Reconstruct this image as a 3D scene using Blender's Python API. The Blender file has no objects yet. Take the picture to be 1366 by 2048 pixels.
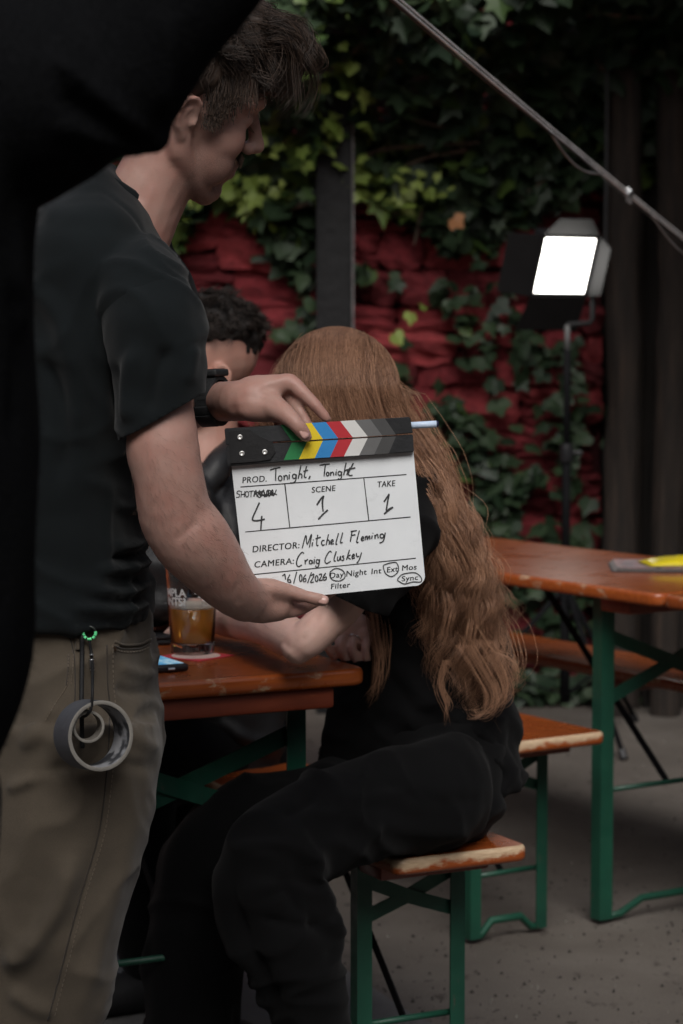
import bpy, bmesh, math, random
import numpy as np
from mathutils import Vector, Matrix, Quaternion, noise
from mathutils.bvhtree import BVHTree

random.seed(11)
RNG = np.random.default_rng(11)
SC = bpy.context.scene
COL = SC.collection

# ------------------------------------------------------------------ camera
FPX, CX, CY, HORIZON, CAM_H = 4551.0, 683.0, 1024.0, 690.0, 1.29
PITCH = math.atan((CY - HORIZON) / FPX)
cam_data = bpy.data.cameras.new('camera')
cam = bpy.data.objects.new('camera', cam_data)
COL.objects.link(cam)
cam.location = (0, 0, CAM_H)
cam.rotation_euler = (math.pi / 2 - PITCH, 0, 0)
cam_data.sensor_width = 36
cam_data.lens = 36 * FPX / 2048
cam_data.clip_start, cam_data.clip_end = 0.05, 400
cam_data.dof.use_dof = True
cam_data.dof.focus_distance = 3.08
cam_data.dof.aperture_fstop = 6.3
SC.camera = cam

# ------------------------------------------------------------------ light of an overcast day
SUN_EL, SUN_AZ = math.radians(46), math.radians(178)
world = bpy.data.worlds.new('World')
SC.world = world
world.use_nodes = True
wn = world.node_tree
wn.nodes.clear()
sky = wn.nodes.new('ShaderNodeTexSky')
sky.sky_type = 'NISHITA'
sky.sun_disc = False
sky.sun_elevation = SUN_EL
sky.sun_rotation = SUN_AZ
sky.dust_density = 4.0
sky.air_density = 1.0
sky.ozone_density = 1.0
hs = wn.nodes.new('ShaderNodeHueSaturation')
hs.inputs['Saturation'].default_value = 0.62
bg = wn.nodes.new('ShaderNodeBackground')
bg.inputs['Strength'].default_value = 0.07
wo = wn.nodes.new('ShaderNodeOutputWorld')
wn.links.new(sky.outputs[0], hs.inputs['Color'])
wn.links.new(hs.outputs[0], bg.inputs['Color'])
wn.links.new(bg.outputs[0], wo.inputs['Surface'])

sun_data = bpy.data.lights.new('sun', 'SUN')
sun_data.energy = 1.35
sun_data.angle = math.radians(35)
sun_data.color = (1.0, 0.985, 0.96)
sun = bpy.data.objects.new('sun', sun_data)
COL.objects.link(sun)
# direction towards the sun: behind the camera and a little to its left
SUN_DIR = Vector((math.sin(SUN_AZ) * math.cos(SUN_EL), math.cos(SUN_AZ) * math.cos(SUN_EL), math.sin(SUN_EL)))
sun.rotation_euler = SUN_DIR.to_track_quat('Z', 'Y').to_euler()
sun.location = SUN_DIR * 30

SC.view_settings.view_transform = 'Standard'
SC.view_settings.look = 'None'
SC.view_settings.gamma = 1.0
SC.view_settings.use_curve_mapping = False
SC.view_settings.exposure = 0.5
SC.render.engine = 'CYCLES'
SC.cycles.max_bounces = 6
SC.cycles.transparent_max_bounces = 8


# ------------------------------------------------------------------ picture geometry (rays through the lens, to read real positions off the photograph)
SP, CP = math.sin(PITCH), math.cos(PITCH)


def P(px, py, Y):
    a, b = (px - CX) / FPX, (CY - py) / FPX
    t = Y / (b * SP + CP)
    return Vector((a * t, Y, CAM_H + t * (b * CP - SP)))


def PZ(px, py, z):
    a, b = (px - CX) / FPX, (CY - py) / FPX
    t = (z - CAM_H) / (b * CP - SP)
    return Vector((a * t, t * (b * SP + CP), z))


def proj(V):
    V = np.asarray(V, float)
    d = V - np.array([0, 0, CAM_H])
    f = d[:, 1] * CP - d[:, 2] * SP
    u = d[:, 1] * SP + d[:, 2] * CP
    return CX + FPX * d[:, 0] / f, CY - FPX * u / f


# ------------------------------------------------------------------ objects
def link(o, parent=None):
    COL.objects.link(o)
    if parent is not None:
        o.parent = parent
    return o


def thing(name, label, cat, loc=(0, 0, 0), rz=0.0, group=None):
    o = bpy.data.objects.new(name, None)
    o.empty_display_size = 0.1
    o.location = loc
    o.rotation_euler = (0, 0, rz)
    link(o)
    return tag(o, label, cat, group)


def tag(o, label, cat, group=None):
    o['label'] = label
    o['category'] = cat
    if group:
        o['group'] = group
    return o


def root_of(o):
    while o.parent is not None:
        o = o.parent
    return o


def mesh_obj(name, V, F, mat, parent=None, smooth=False, world=False):
    """Link vertices and faces as one mesh object; world=True: V are world points and the parent is an unrotated thing."""
    V = np.asarray(V, float)
    if world and parent is not None:
        V = V - np.array(root_of(parent).location)
    me = bpy.data.meshes.new(name)
    me.from_pydata(V.tolist(), [], [tuple(f) for f in F])
    me.update()
    if smooth:
        me.polygons.foreach_set('use_smooth', [True] * len(me.polygons))
    for m in (mat if isinstance(mat, (list, tuple)) else [mat]):
        me.materials.append(m)
    return link(bpy.data.objects.new(name, me), parent)


def bm_obj(name, bm, mat, parent=None, smooth=False):
    me = bpy.data.meshes.new(name)
    bm.to_mesh(me)
    bm.free()
    if smooth:
        me.polygons.foreach_set('use_smooth', [True] * len(me.polygons))
    for m in (mat if isinstance(mat, (list, tuple)) else [mat]):
        me.materials.append(m)
    return link(bpy.data.objects.new(name, me), parent)


def copy_tree(o, parent=None):
    c = o.copy()
    COL.objects.link(c)
    c.parent = parent
    for ch in list(o.children):
        copy_tree(ch, c)
    return c


class MB:
    """Collects shapes into one mesh."""

    def __init__(self):
        self.V, self.F, self.M = [], [], []

    def add(self, V, F, m=0):
        n = len(self.V)
        self.V += [tuple(v) for v in V]
        self.F += [tuple(i + n for i in f) for f in F]
        self.M += [m] * len(F)
        return self

    def box(self, a, b, m=0, M=None):
        x0, y0, z0 = a
        x1, y1, z1 = b
        V = [(x0, y0, z0), (x1, y0, z0), (x1, y1, z0), (x0, y1, z0), (x0, y0, z1), (x1, y0, z1), (x1, y1, z1), (x0, y1, z1)]
        if M is not None:
            V = [tuple(M @ Vector(v)) for v in V]
        F = [(0, 3, 2, 1), (4, 5, 6, 7), (0, 1, 5, 4), (1, 2, 6, 5), (2, 3, 7, 6), (3, 0, 4, 7)]
        return self.add(V, F, m)

    def bar(self, p, q, w, t, up=(0, 0, 1), m=0):
        """a flat bar from p to q, w across, t thick along up"""
        p, q = Vector(p), Vector(q)
        d = (q - p).normalized()
        n = Vector(up)
        n = (n - d * n.dot(d)).normalized()
        s = d.cross(n)
        V = []
        for c in (p, q):
            for i, j in ((-1, -1), (1, -1), (1, 1), (-1, 1)):
                V.append(tuple(c + s * (i * w / 2) + n * (j * t / 2)))
        F = [(3, 2, 1, 0), (4, 5, 6, 7), (0, 1, 5, 4), (1, 2, 6, 5), (2, 3, 7, 6), (3, 0, 4, 7)]
        return self.add(V, F, m)

    def tube(self, pts, r, n=8, m=0, cap=True):
        V, F = tube_mesh(pts, r, n=n, cap=cap, sub=1)
        return self.add(V, F, m)

    def obj(self, name, mat, parent=None, smooth=False, world=False, bevel=0.0, seg=2):
        o = mesh_obj(name, self.V, self.F, mat, parent, smooth, world)
        if any(self.M):
            o.data.polygons.foreach_set('material_index', self.M)
        if bevel:
            bm = bmesh.new()
            bm.from_mesh(o.data)
            bmesh.ops.recalc_face_normals(bm, faces=bm.faces)
            ed = [e for e in bm.edges if len(e.link_faces) == 2 and e.calc_face_angle(0) > 0.5]
            bmesh.ops.bevel(bm, geom=ed, offset=bevel, segments=seg, profile=0.5, affect='EDGES', clamp_overlap=True)
            bm.to_mesh(o.data)
            bm.free()
            o.data.polygons.foreach_set('use_smooth', [True] * len(o.data.polygons))
            try:
                o.data.set_sharp_from_angle(angle=math.radians(40))
            except Exception:
                pass
        return o


def catmull(A, sub):
    """smooth resampling of rows (positions, radii, anything)"""
    A = np.asarray(A, float)
    if len(A) < 3 or sub <= 1:
        if sub <= 1:
            return A
        t = np.linspace(0, 1, sub + 1)[:, None]
        return A[0] * (1 - t) + A[1] * t
    E = np.vstack([2 * A[0] - A[1], A, 2 * A[-1] - A[-2]])
    out = []
    for i in range(len(A) - 1):
        p0, p1, p2, p3 = E[i], E[i + 1], E[i + 2], E[i + 3]
        for k in range(sub):
            t = k / sub
            out.append(0.5 * (2 * p1 + (p2 - p0) * t + (2 * p0 - 5 * p1 + 4 * p2 - p3) * t * t + (3 * p1 - p0 - 3 * p2 + p3) * t ** 3))
    out.append(A[-1])
    return np.array(out)


def tube_mesh(pts, r, n=16, cap=True, sub=4, ref=None, round_cap=False):
    """sweep; r: number, list of radii, or list of (ra, rb) with ra measured along ref"""
    pts = np.asarray([tuple(p) for p in pts], float)
    if np.isscalar(r):
        r = [r] * len(pts)
    R = np.asarray([(x, x) if np.isscalar(x) else x for x in r], float)
    A = catmull(np.hstack([pts, R]), sub)
    pts, R = A[:, :3], np.maximum(A[:, 3:], 1e-5)
    if round_cap:
        d0 = pts[0] - pts[1]
        d0 /= np.linalg.norm(d0)
        d1 = pts[-1] - pts[-2]
        d1 /= np.linalg.norm(d1)
        c = [(math.sin(a), math.cos(a)) for a in np.radians([30, 55, 78])]
        pre = [(pts[0] + d0 * R[0].min() * s, R[0] * k) for s, k in reversed(c)]
        post = [(pts[-1] + d1 * R[-1].min() * s, R[-1] * k) for s, k in c]
        pts = np.vstack([[p for p, _ in pre], pts, [p for p, _ in post]])
        R = np.vstack([[q for _, q in pre], R, [q for _, q in post]])
    T = np.gradient(pts, axis=0)
    T /= np.linalg.norm(T, axis=1)[:, None] + 1e-12
    a = np.array(ref if ref is not None else (0, 0, 1.0), float)
    if abs(np.dot(a / np.linalg.norm(a), T[0])) > 0.95 and ref is None:
        a = np.array([1.0, 0, 0])
    V = []
    th = np.linspace(0, 2 * math.pi, n, endpoint=False)
    for i in range(len(pts)):
        a = a - T[i] * np.dot(a, T[i])
        a /= np.linalg.norm(a) + 1e-12
        b = np.cross(T[i], a)
        V.append(pts[i] + np.outer(np.cos(th) * R[i, 0], a) + np.outer(np.sin(th) * R[i, 1], b))
        if ref is not None:
            a = np.array(ref, float)
    m = len(pts)
    V = np.vstack(V)
    F = []
    for i in range(m - 1):
        for j in range(n):
            k = (j + 1) % n
            F.append((i * n + j, i * n + k, (i + 1) * n + k, (i + 1) * n + j))
    if cap:
        F.append(tuple(range(n - 1, -1, -1)))
        F.append(tuple((m - 1) * n + j for j in range(n)))
    return V, F


def ellipsoid_mesh(c, r, M=None, nu=20, nv=12):
    V, F = [], []
    for i in range(nv + 1):
        ph = math.pi * i / nv
        for j in range(nu):
            th = 2 * math.pi * j / nu
            V.append((r[0] * math.sin(ph) * math.cos(th), r[1] * math.sin(ph) * math.sin(th), r[2] * math.cos(ph)))
    for i in range(nv):
        for j in range(nu):
            k = (j + 1) % nu
            F.append((i * nu + j, (i + 1) * nu + j, (i + 1) * nu + k, i * nu + k))
    V = np.array(V)
    if M is not None:
        V = V @ np.array(M.to_3x3()).T
    return V + np.array(tuple(c)), F


# ------------------------------------------------------------------ materials
class NT:
    def __init__(self, name):
        self.m = bpy.data.materials.new(name)
        self.m.use_nodes = True
        self.t = self.m.node_tree
        self.t.nodes.clear()
        self.out = self.t.nodes.new('ShaderNodeOutputMaterial')
        self.b = self.t.nodes.new('ShaderNodeBsdfPrincipled')
        self.t.links.new(self.b.outputs[0], self.out.inputs['Surface'])
        self._c = None

    def n(self, kind, **kw):
        nd = self.t.nodes.new('ShaderNode' + kind)
        for k, v in kw.items():
            if k in nd.inputs:
                nd.inputs[k].default_value = v
            else:
                setattr(nd, k, v)
        return nd

    def l(self, a, b):
        self.t.links.new(a, b)

    def coord(self, scale=(1, 1, 1)):
        if self._c is None:
            self._c = self.n('TexCoord')
        mp = self.n('Mapping')
        mp.inputs['Scale'].default_value = scale
        self.l(self._c.outputs['Object'], mp.inputs['Vector'])
        return mp.outputs[0]

    def noise(self, scale, detail=4, rough=0.55, stretch=(1, 1, 1)):
        nd = self.n('TexNoise')
        nd.inputs['Scale'].default_value = scale
        nd.inputs['Detail'].default_value = detail
        nd.inputs['Roughness'].default_value = rough
        self.l(self.coord(stretch), nd.inputs['Vector'])
        return nd.outputs['Fac']

    def ramp(self, fac, stops):
        nd = self.n('ValToRGB')
        e = nd.color_ramp.elements
        while len(e) < len(stops):
            e.new(0.5)
        for el, (p, c) in zip(e, stops):
            el.position = p
            el.color = (*c, 1) if not np.isscalar(c) else (c, c, c, 1)
        self.l(fac, nd.inputs['Fac'])
        return nd.outputs['Color']

    def mix(self, fac, a, b, mode='MIX'):
        nd = self.n('Mix', data_type='RGBA', blend_type=mode)
        for sock, v in ((nd.inputs[0], fac), (nd.inputs[6], a), (nd.inputs[7], b)):
            if hasattr(v, 'is_linked'):
                self.l(v, sock)
            elif np.isscalar(v):
                sock.default_value = v if sock.type == 'VALUE' else (v, v, v, 1)
            else:
                sock.default_value = (*v, 1)
        return nd.outputs[2]

    def bump(self, h, strength=0.3, dist=0.01, normal=None):
        nd = self.n('Bump')
        nd.inputs['Strength'].default_value = strength
        nd.inputs['Distance'].default_value = dist
        self.l(h, nd.inputs['Height'])
        if normal is not None:
            self.l(normal, nd.inputs['Normal'])
        self.l(nd.outputs[0], self.b.inputs['Normal'])
        return nd.outputs[0]

    def base(self, v):
        if hasattr(v, 'is_linked'):
            self.l(v, self.b.inputs['Base Color'])
        else:
            self.b.inputs['Base Color'].default_value = (*v, 1)
        return self

    def set(self, **kw):
        for k, v in kw.items():
            s = self.b.inputs[k.replace('_', ' ')]
            if hasattr(v, 'is_linked'):
                self.l(v, s)
            else:
                s.default_value = v
        return self


def simple(name, col, rough=0.6, var=0.25, scale=12, bump=0.15, bscale=60, metallic=0.0, spec=0.4, dist=0.004, coat=0.0):
    t = NT(name)
    lo = tuple(c * (1 - var) for c in col)
    hi = tuple(min(1, c * (1 + var)) for c in col)
    t.base(t.ramp(t.noise(scale), [(0.3, lo), (0.7, hi)]))
    t.set(Roughness=rough, Metallic=metallic, Specular_IOR_Level=spec)
    if coat:
        t.set(Coat_Weight=coat, Coat_Roughness=0.15)
    if bump:
        t.bump(t.noise(bscale), bump, dist)
    return t.m


def wood_paint(name, grain=(1, 14, 14), pale=0.0, zr=None, base=((0.25, 0.046, 0.010), (0.45, 0.115, 0.022)), rough=0.22, coat=0.5):
    """orange-red varnish over timber; pale>0: bare timber showing through worn patches"""
    t = NT(name)
    g = t.noise(7, 6, 0.65, grain)
    c = t.ramp(g, [(0.25, base[0]), (0.75, base[1])])
    big = t.noise(2.2, 3)
    c = t.mix(t.ramp(big, [(0.35, 0.0), (0.7, 0.55)]), c, tuple(x * 0.72 for x in base[0]))
    rr = t.ramp(t.noise(9, 4), [(0.3, rough), (0.8, rough + 0.22)])
    if pale:
        w = t.noise(26, 6, 0.7, (0.8, 0.8, 1.7))
        w2 = t.noise(7, 3)
        k = t.mix(0.5, w, w2)
        if zr:
            # the upper arris takes the rubbing, the lower half keeps its paint
            sx = t.n('SeparateXYZ')
            t.l(t.coord(), sx.inputs[0])
            mr = t.n('MapRange')
            mr.inputs['From Min'].default_value, mr.inputs['From Max'].default_value = zr
            t.l(sx.outputs['Z'], mr.inputs['Value'])
            k = t.mix(0.26, k, mr.outputs[0])
        lo = 0.68 - 0.36 * pale
        f = t.ramp(k, [(lo, 0.0), (lo + 0.06, 1.0)])
        bare = t.ramp(t.noise(60, 4, 0.7, (1, 6, 6)), [(0.2, (0.36, 0.23, 0.13)), (0.8, (0.62, 0.47, 0.31))])
        c = t.mix(f, c, bare)
        rr = t.mix(f, rr, 0.7)
        t.bump(f, 0.5, -0.0015)
    else:
        # scratches and specks
        s = t.noise(120, 2, 0.5, (0.25, 1, 1))
        c = t.mix(t.ramp(s, [(0.72, 0.0), (0.78, 0.35)]), c, (0.42, 0.2, 0.1))
        t.bump(g, 0.12, 0.002)
    t.base(c)
    t.set(Roughness=rr, Coat_Weight=coat if not pale else coat * 0.3, Coat_Roughness=0.12, Specular_IOR_Level=0.5)
    return t.m


def skin(name, col, red=(0.36, 0.13, 0.10)):
    t = NT(name)
    n1 = t.noise(22, 5, 0.6)
    c = t.mix(t.ramp(n1, [(0.35, 0.0), (0.75, 0.45)]), col, red)
    c = t.mix(t.ramp(t.noise(180, 3), [(0.55, 0.0), (0.8, 0.25)]), c, tuple(x * 0.6 for x in col))
    at = t.n('Attribute', attribute_name='stubble')
    sp = t.ramp(t.noise(900, 2), [(0.3, 0.35), (0.6, 1.0)])
    mul = t.n('Math', operation='MULTIPLY')
    t.l(at.outputs['Fac'], mul.inputs[0])
    t.l(sp, mul.inputs[1])
    c = t.mix(mul.outputs[0], c, (0.085, 0.05, 0.038))
    t.base(c)
    t.set(Roughness=0.5, Subsurface_Weight=0.12, Subsurface_Scale=0.006, Specular_IOR_Level=0.4)
    t.b.inputs['Subsurface Radius'].default_value = (1, 0.35, 0.2)
    t.bump(t.noise(420, 3), 0.18, 0.0012)
    return t.m


def cloth(name, col, var=0.3, weave=900, rough=0.9, sheen=0.3, bump=0.25, big=5):
    t = NT(name)
    c = t.ramp(t.noise(big, 5, 0.6), [(0.3, tuple(x * (1 - var) for x in col)), (0.7, tuple(x * (1 + var) for x in col))])
    fine = t.noise(weave, 2)
    c = t.mix(t.ramp(fine, [(0.35, 0.5), (0.65, 0.0)]), c, tuple(x * 0.45 for x in col))
    t.base(c)
    t.set(Roughness=rough, Sheen_Weight=sheen, Sheen_Roughness=0.5, Specular_IOR_Level=0.15)
    w = t.mix(0.75, fine, t.noise(28, 4))
    t.bump(w, bump, 0.0025)
    return t.m


def hair_mat(name, dark, light, rough=0.42, locks=False):
    t = NT(name)
    g = t.n('NewGeometry')
    f = g.outputs['Random Per Island']
    if locks:
        at = t.n('Attribute', attribute_name='lock')
        f = t.mix(0.6, f, at.outputs['Fac'])
    c = t.ramp(f, [(0.0, dark), (0.55, tuple((a + b) / 2 for a, b in zip(dark, light))), (1.0, light)])
    c = t.mix(t.ramp(t.noise(9, 3), [(0.3, 0.0), (0.75, 0.45)]), c, dark)
    t.base(c)
    t.set(Roughness=rough, Specular_IOR_Level=0.35)
    return t.m


MAT = {}
MAT['orange'] = wood_paint('orange_varnish')
MAT['orange_edge'] = wood_paint('worn_edge', pale=0.55)
MAT['orange_edge_light'] = wood_paint('lightly_worn_edge', pale=0.36)
MAT['orange_bare'] = wood_paint('bare_edge', pale=0.60)
MAT['bench_bare'] = wood_paint('bench_bare_edge', pale=0.62, zr=(0.442, 0.472))
MAT['bench_edge'] = wood_paint('bench_worn_edge', pale=0.45, zr=(0.440, 0.474))
MAT['batten'] = wood_paint('red_batten', base=((0.16, 0.026, 0.012), (0.24, 0.05, 0.018)), rough=0.4, coat=0.2)
gt = NT('green_enamel')
gc = gt.ramp(gt.noise(6, 4), [(0.3, (0.006, 0.044, 0.028)), (0.7, (0.011, 0.080, 0.047))])
gs = gt.ramp(gt.noise(70, 5, 0.75, (1, 1, 0.35)), [(0.655, 0.0), (0.68, 1.0)])
gc = gt.mix(gs, gc, gt.ramp(gt.noise(300, 3), [(0.3, (0.05, 0.022, 0.012)), (0.7, (0.12, 0.10, 0.09))]))
gt.base(gc)
gt.set(Roughness=gt.ramp(gt.noise(40, 4), [(0.3, 0.34), (0.7, 0.58)]))
gt.bump(gs, 0.3, -0.001)
MAT['green'] = gt.m
MAT['steel'] = simple('galvanised_steel', (0.42, 0.43, 0.44), 0.35, 0.2, 30, 0.1, 200, metallic=0.9)
MAT['black_plastic'] = simple('black_plastic', (0.016, 0.016, 0.018), 0.42, 0.2, 20, 0.15, 300)
MAT['black_metal'] = simple('black_metal', (0.007, 0.007, 0.008), 0.8, 0.2, 15, 0.1, 120, spec=0.1)
MAT['dark_timber'] = simple('dark_painted_timber', (0.006, 0.006, 0.007), 0.7, 0.4, 6, 0.5, 24, dist=0.01)


# ================================================================== ground
def ground_material():
    t = NT('worn_concrete')
    big = t.noise(1.1, 6, 0.6)
    c = t.ramp(big, [(0.25, (0.065, 0.055, 0.047)), (0.5, (0.13, 0.113, 0.098)), (0.75, (0.215, 0.193, 0.172))])
    agg = t.noise(240, 3, 0.7)
    c = t.mix(t.ramp(agg, [(0.3, 0.55), (0.6, 0.0)]), c, (0.06, 0.05, 0.042))
    c = t.mix(t.ramp(agg, [(0.66, 0.0), (0.74, 0.5)]), c, (0.34, 0.32, 0.29))
    bl = t.noise(13, 4, 0.75, (1, 0.55, 1))
    c = t.mix(t.ramp(bl, [(0.60, 0.0), (0.68, 0.8)]), c, (0.045, 0.037, 0.031))
    c = t.mix(t.ramp(t.noise(42, 2, 0.5, (1, .6, 1)), [(0.66, 0.0), (0.70, 0.8)]), c, (0.03, 0.026, 0.022))
    t.base(c)
    t.set(Roughness=0.86, Specular_IOR_Level=0.3)
    t.bump(t.mix(0.5, agg, t.noise(26, 6, 0.7)), 0.5, 0.006)
    return t.m


g = mesh_obj('ground', [(-40, -30, 0), (40, -30, 0), (40, 30, 0), (-40, 30, 0)], [(0, 1, 2, 3)], ground_material())
g['kind'] = 'structure'
MAT['joint'] = simple('joint_dirt', (0.035, 0.03, 0.026), 0.95, 0.4, 30, 0.4, 60)
# a paler repair slab of the yard, laid a few millimetres proud, with its worn joint
sl = NT('repair_slab')
sc_ = sl.ramp(sl.noise(3.5, 6, 0.65), [(0.3, (0.10, 0.099, 0.097)), (0.7, (0.165, 0.163, 0.16))])
sc_ = sl.mix(sl.ramp(sl.noise(230, 3, 0.7), [(0.35, 0.5), (0.6, 0.0)]), sc_, (0.07, 0.062, 0.055))
sl.base(sc_)
sl.set(Roughness=0.85)
sl.bump(sl.noise(150, 5, 0.7), 0.4, 0.004)
pA, pB = PZ(760, 1985, 0), PZ(985, 2110, 0)
dd = (pB - pA).normalized()
nn = Vector((-dd.y, dd.x, 0))
if nn.y > 0:
    nn = -nn
Vs, Fs = [], []
for k in range(41):
    s = -1.6 + 3.4 * k / 40
    c = pA + dd * s + nn * (noise.noise(Vector((s * 3, 0, 0))) * 0.02)
    for w, z in ((0, 0.0), (0.006, 0.004), (1.6, 0.004)):
        q = c + nn * w
        Vs.append((q.x, q.y, z))
for k in range(40):
    for j in range(2):
        a = k * 3 + j
        Fs.append((a, a + 1, a + 4, a + 3))
o = mesh_obj('paving', Vs, Fs, sl.m)
o['kind'] = 'structure'

# ================================================================== painted stone wall
WALL_Y = 8.15
wm = NT('red_masonry_paint')
oi = wm.n('ObjectInfo')
c = wm.ramp(oi.outputs['Random'], [(0.0, (0.15, 0.018, 0.023)), (0.5, (0.28, 0.034, 0.042)), (1.0, (0.41, 0.060, 0.066))])
c = wm.mix(wm.ramp(wm.noise(5, 6, 0.7), [(0.45, 0.0), (0.7, 0.7)]), c, (0.075, 0.010, 0.014))
c = wm.mix(wm.ramp(wm.noise(38, 5, 0.7), [(0.62, 0.0), (0.72, 0.6)]), c, (0.03, 0.012, 0.012))
c = wm.mix(wm.ramp(wm.noise(60, 3), [(0.7, 0.0), (0.78, 0.35)]), c, (0.42, 0.12, 0.11))
wm.base(c)
wm.set(Roughness=0.72, Specular_IOR_Level=0.35)
wm.bump(wm.mix(0.4, wm.noise(24, 6, 0.7), wm.noise(120, 4, 0.7)), 0.7, 0.02)
MAT['stone'] = wm.m
MAT['mortar'] = simple('red_painted_mortar', (0.05, 0.007, 0.009), 0.9, 0.5, 14, 0.6, 50, dist=0.02)

WX0, WX1, WZ1 = -7.5, 0.93, 3.7
wall = thing('stone_wall', 'rough stone wall painted red and half covered by ivy', 'wall', (0, WALL_Y, 0))
mb = MB()
mb.box((WX0, 0.035, 0), (WX1, 0.45, WZ1))
mb.obj('mortar_bed', MAT['mortar'], wall)


def stone_mesh(seed):
    rg = random.Random(seed)
    bm = bmesh.new()
    bmesh.ops.create_cube(bm, size=1.0)
    bmesh.ops.subdivide_edges(bm, edges=bm.edges[:], cuts=3, use_grid_fill=True)
    for v in bm.verts:
        p = v.co
        k = Vector((p.x, p.y, p.z))
        r = max(abs(p.x), abs(p.z)) * 2
        if p.y < 0:
            p.y = -0.5 + 0.45 * max(0, r - 0.72) ** 1.2
        n_ = noise.noise_vector(k * 2.3 + Vector((seed * 7.3, 0, seed))) + 0.5 * noise.noise_vector(k * 6 + Vector((seed, 3, 0)))
        v.co = p + Vector((n_.x * 0.10, n_.y * 0.34, n_.z * 0.15))
        if abs(p.x) > 0.4 and abs(p.z) > 0.4:
            v.co.x *= rg.uniform(0.80, 0.97)
            v.co.z *= rg.uniform(0.72, 0.97)
    bmesh.ops.delete(bm, geom=[f for f in bm.faces if f.normal.y > 0.8], context='FACES')
    me = bpy.data.meshes.new('stone')
    bm.to_mesh(me)
    bm.free()
    me.materials.append(MAT['stone'])
    return me


STONES = [stone_mesh(i) for i in range(12)]
rg = random.Random(5)
cells = []
z = 0.02
while z < WZ1 - 0.05:
    h = rg.choice([0.075, 0.09, 0.11, 0.13])
    x = WX0 + rg.uniform(0, 0.2)
    while x < WX1 - 0.06:
        w = min(rg.uniform(0.13, 0.36), WX1 - x)
        if h > 0.1 and rg.random() < 0.25:
            h1 = h * rg.uniform(0.4, 0.6)
            cells.append((x, z, w, h1))
            cells.append((x, z + h1, w, h - h1))
        else:
            cells.append((x, z, w, h))
        x += w
    z += h
near, rest = [], []
for cc in cells:
    px, py = proj([(cc[0] + cc[2] / 2, WALL_Y, cc[1] + cc[3] / 2)])
    (near if (270 < px[0] < 1190 and 385 < py[0] < 1120) else rest).append(cc)
near = sorted(near, key=lambda c: -c[2] * c[3])
rest += near[300:]
near = near[:300]
for i, (x, z, w, h) in enumerate(near):
    o = link(bpy.data.objects.new('stone', STONES[i % 12]), wall)
    o.location = (x + w / 2, 0.03 + rg.uniform(-0.028, 0.016), z + h / 2)
    o.scale = (w * 0.99, 0.11, h * 1.0)
    o.rotation_euler = (0, rg.uniform(-0.09, 0.09), 0)
mb = MB()
for i, (x, z, w, h) in enumerate(rest):
    me = STONES[i % 12]
    V = np.array([v.co for v in me.vertices]) * np.array([w * 0.98, 0.11, h * 0.98]) + np.array([x + w / 2, 0.03, z + h / 2])
    mb.add(V, [tuple(p.vertices) for p in me.polygons])
o = mb.obj('distant_stones', MAT['stone'], wall)
o['kind'] = 'stuff'

# ================================================================== dark post in front of the wall
mb = MB()
mb.box((-0.062, -0.05, 0), (0.062, 0.05, 3.3))
pp = P(668, 520, 7.95)
post = thing('timber_post', 'black square timber post standing before the red wall under the ivy', 'post', (pp.x, 7.95, 0))
mb.obj('shaft', MAT['dark_timber'], post, bevel=0.006)
mb = MB()
mb.box((0.063, -0.045, 0), (0.069, 0.045, 3.25))
mb.obj('edge_strip', simple('weathered_zinc', (0.16, 0.15, 0.15), 0.6, 0.4, 20, 0.3, 60), post)

# ================================================================== board fence on the right
FX0 = 0.95
fence = thing('board_fence', 'dark rough vertical board fence behind the lit lamp', 'fence', (0, 8.05, 0))
pm = NT('weathered_dark_boards')
oi = pm.n('ObjectInfo')
c = pm.ramp(oi.outputs['Random'], [(0.0, (0.010, 0.008, 0.007)), (0.6, (0.018, 0.013, 0.010)), (1.0, (0.036, 0.024, 0.017))])
gr = pm.noise(6, 6, 0.7, (9, 9, 0.6))
c = pm.mix(pm.ramp(gr, [(0.35, 0.7), (0.65, 0.0)]), c, (0.008, 0.007, 0.006))
pm.base(c)
pm.set(Roughness=0.85)
pm.bump(gr, 0.8, 0.01)
MAT['board'] = pm.m
rg = random.Random(9)
x = FX0
while x < 6.5:
    w = rg.uniform(0.085, 0.15)
    mb = MB()
    seg = 7
    V, F = [], []
    hh = 2.75 + rg.uniform(-.12, .1)
    off = rg.uniform(-0.02, 0.02)
    for k in range(seg + 1):
        zz = hh * k / seg
        wob = noise.noise(Vector((x * 9, zz * 0.9, 0))) * 0.010
        for a, b in ((0, -0.012), (0, 0.012), (1, 0.012), (1, -0.012)):
            V.append((x + wob + (a * (w - 0.006)) + noise.noise(Vector((x * 5, zz * 3, a))) * 0.006, b + off, zz))
    for k in range(seg):
        for j in range(4):
            F.append((k * 4 + j, k * 4 + (j + 1) % 4, k * 4 + 4 + (j + 1) % 4, k * 4 + 4 + j))
    F.append((3, 2, 1, 0))
    F.append(tuple(seg * 4 + j for j in range(4)))
    mesh_obj('board', V, F, MAT['board'], fence)
    x += w + rg.uniform(0.0, 0.008)
for zz in (0.5, 2.2):
    mb = MB()
    mb.box((FX0, 0.035, zz), (6.5, 0.085, zz + 0.1))
    mb.obj('rail', MAT['board'], fence)
mb = MB()
mb.box((FX0 - 0.06, 0.2, 0), (7.5, 0.3, 3.6))
o = mb.obj('yard_wall', simple('dark_render', (0.03, 0.028, 0.026), 0.9, 0.4, 5, 0.5, 30))
o.location = (0, 8.1, 0)
tag(o, 'dark rendered yard wall rising behind the board fence', 'wall')
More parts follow.
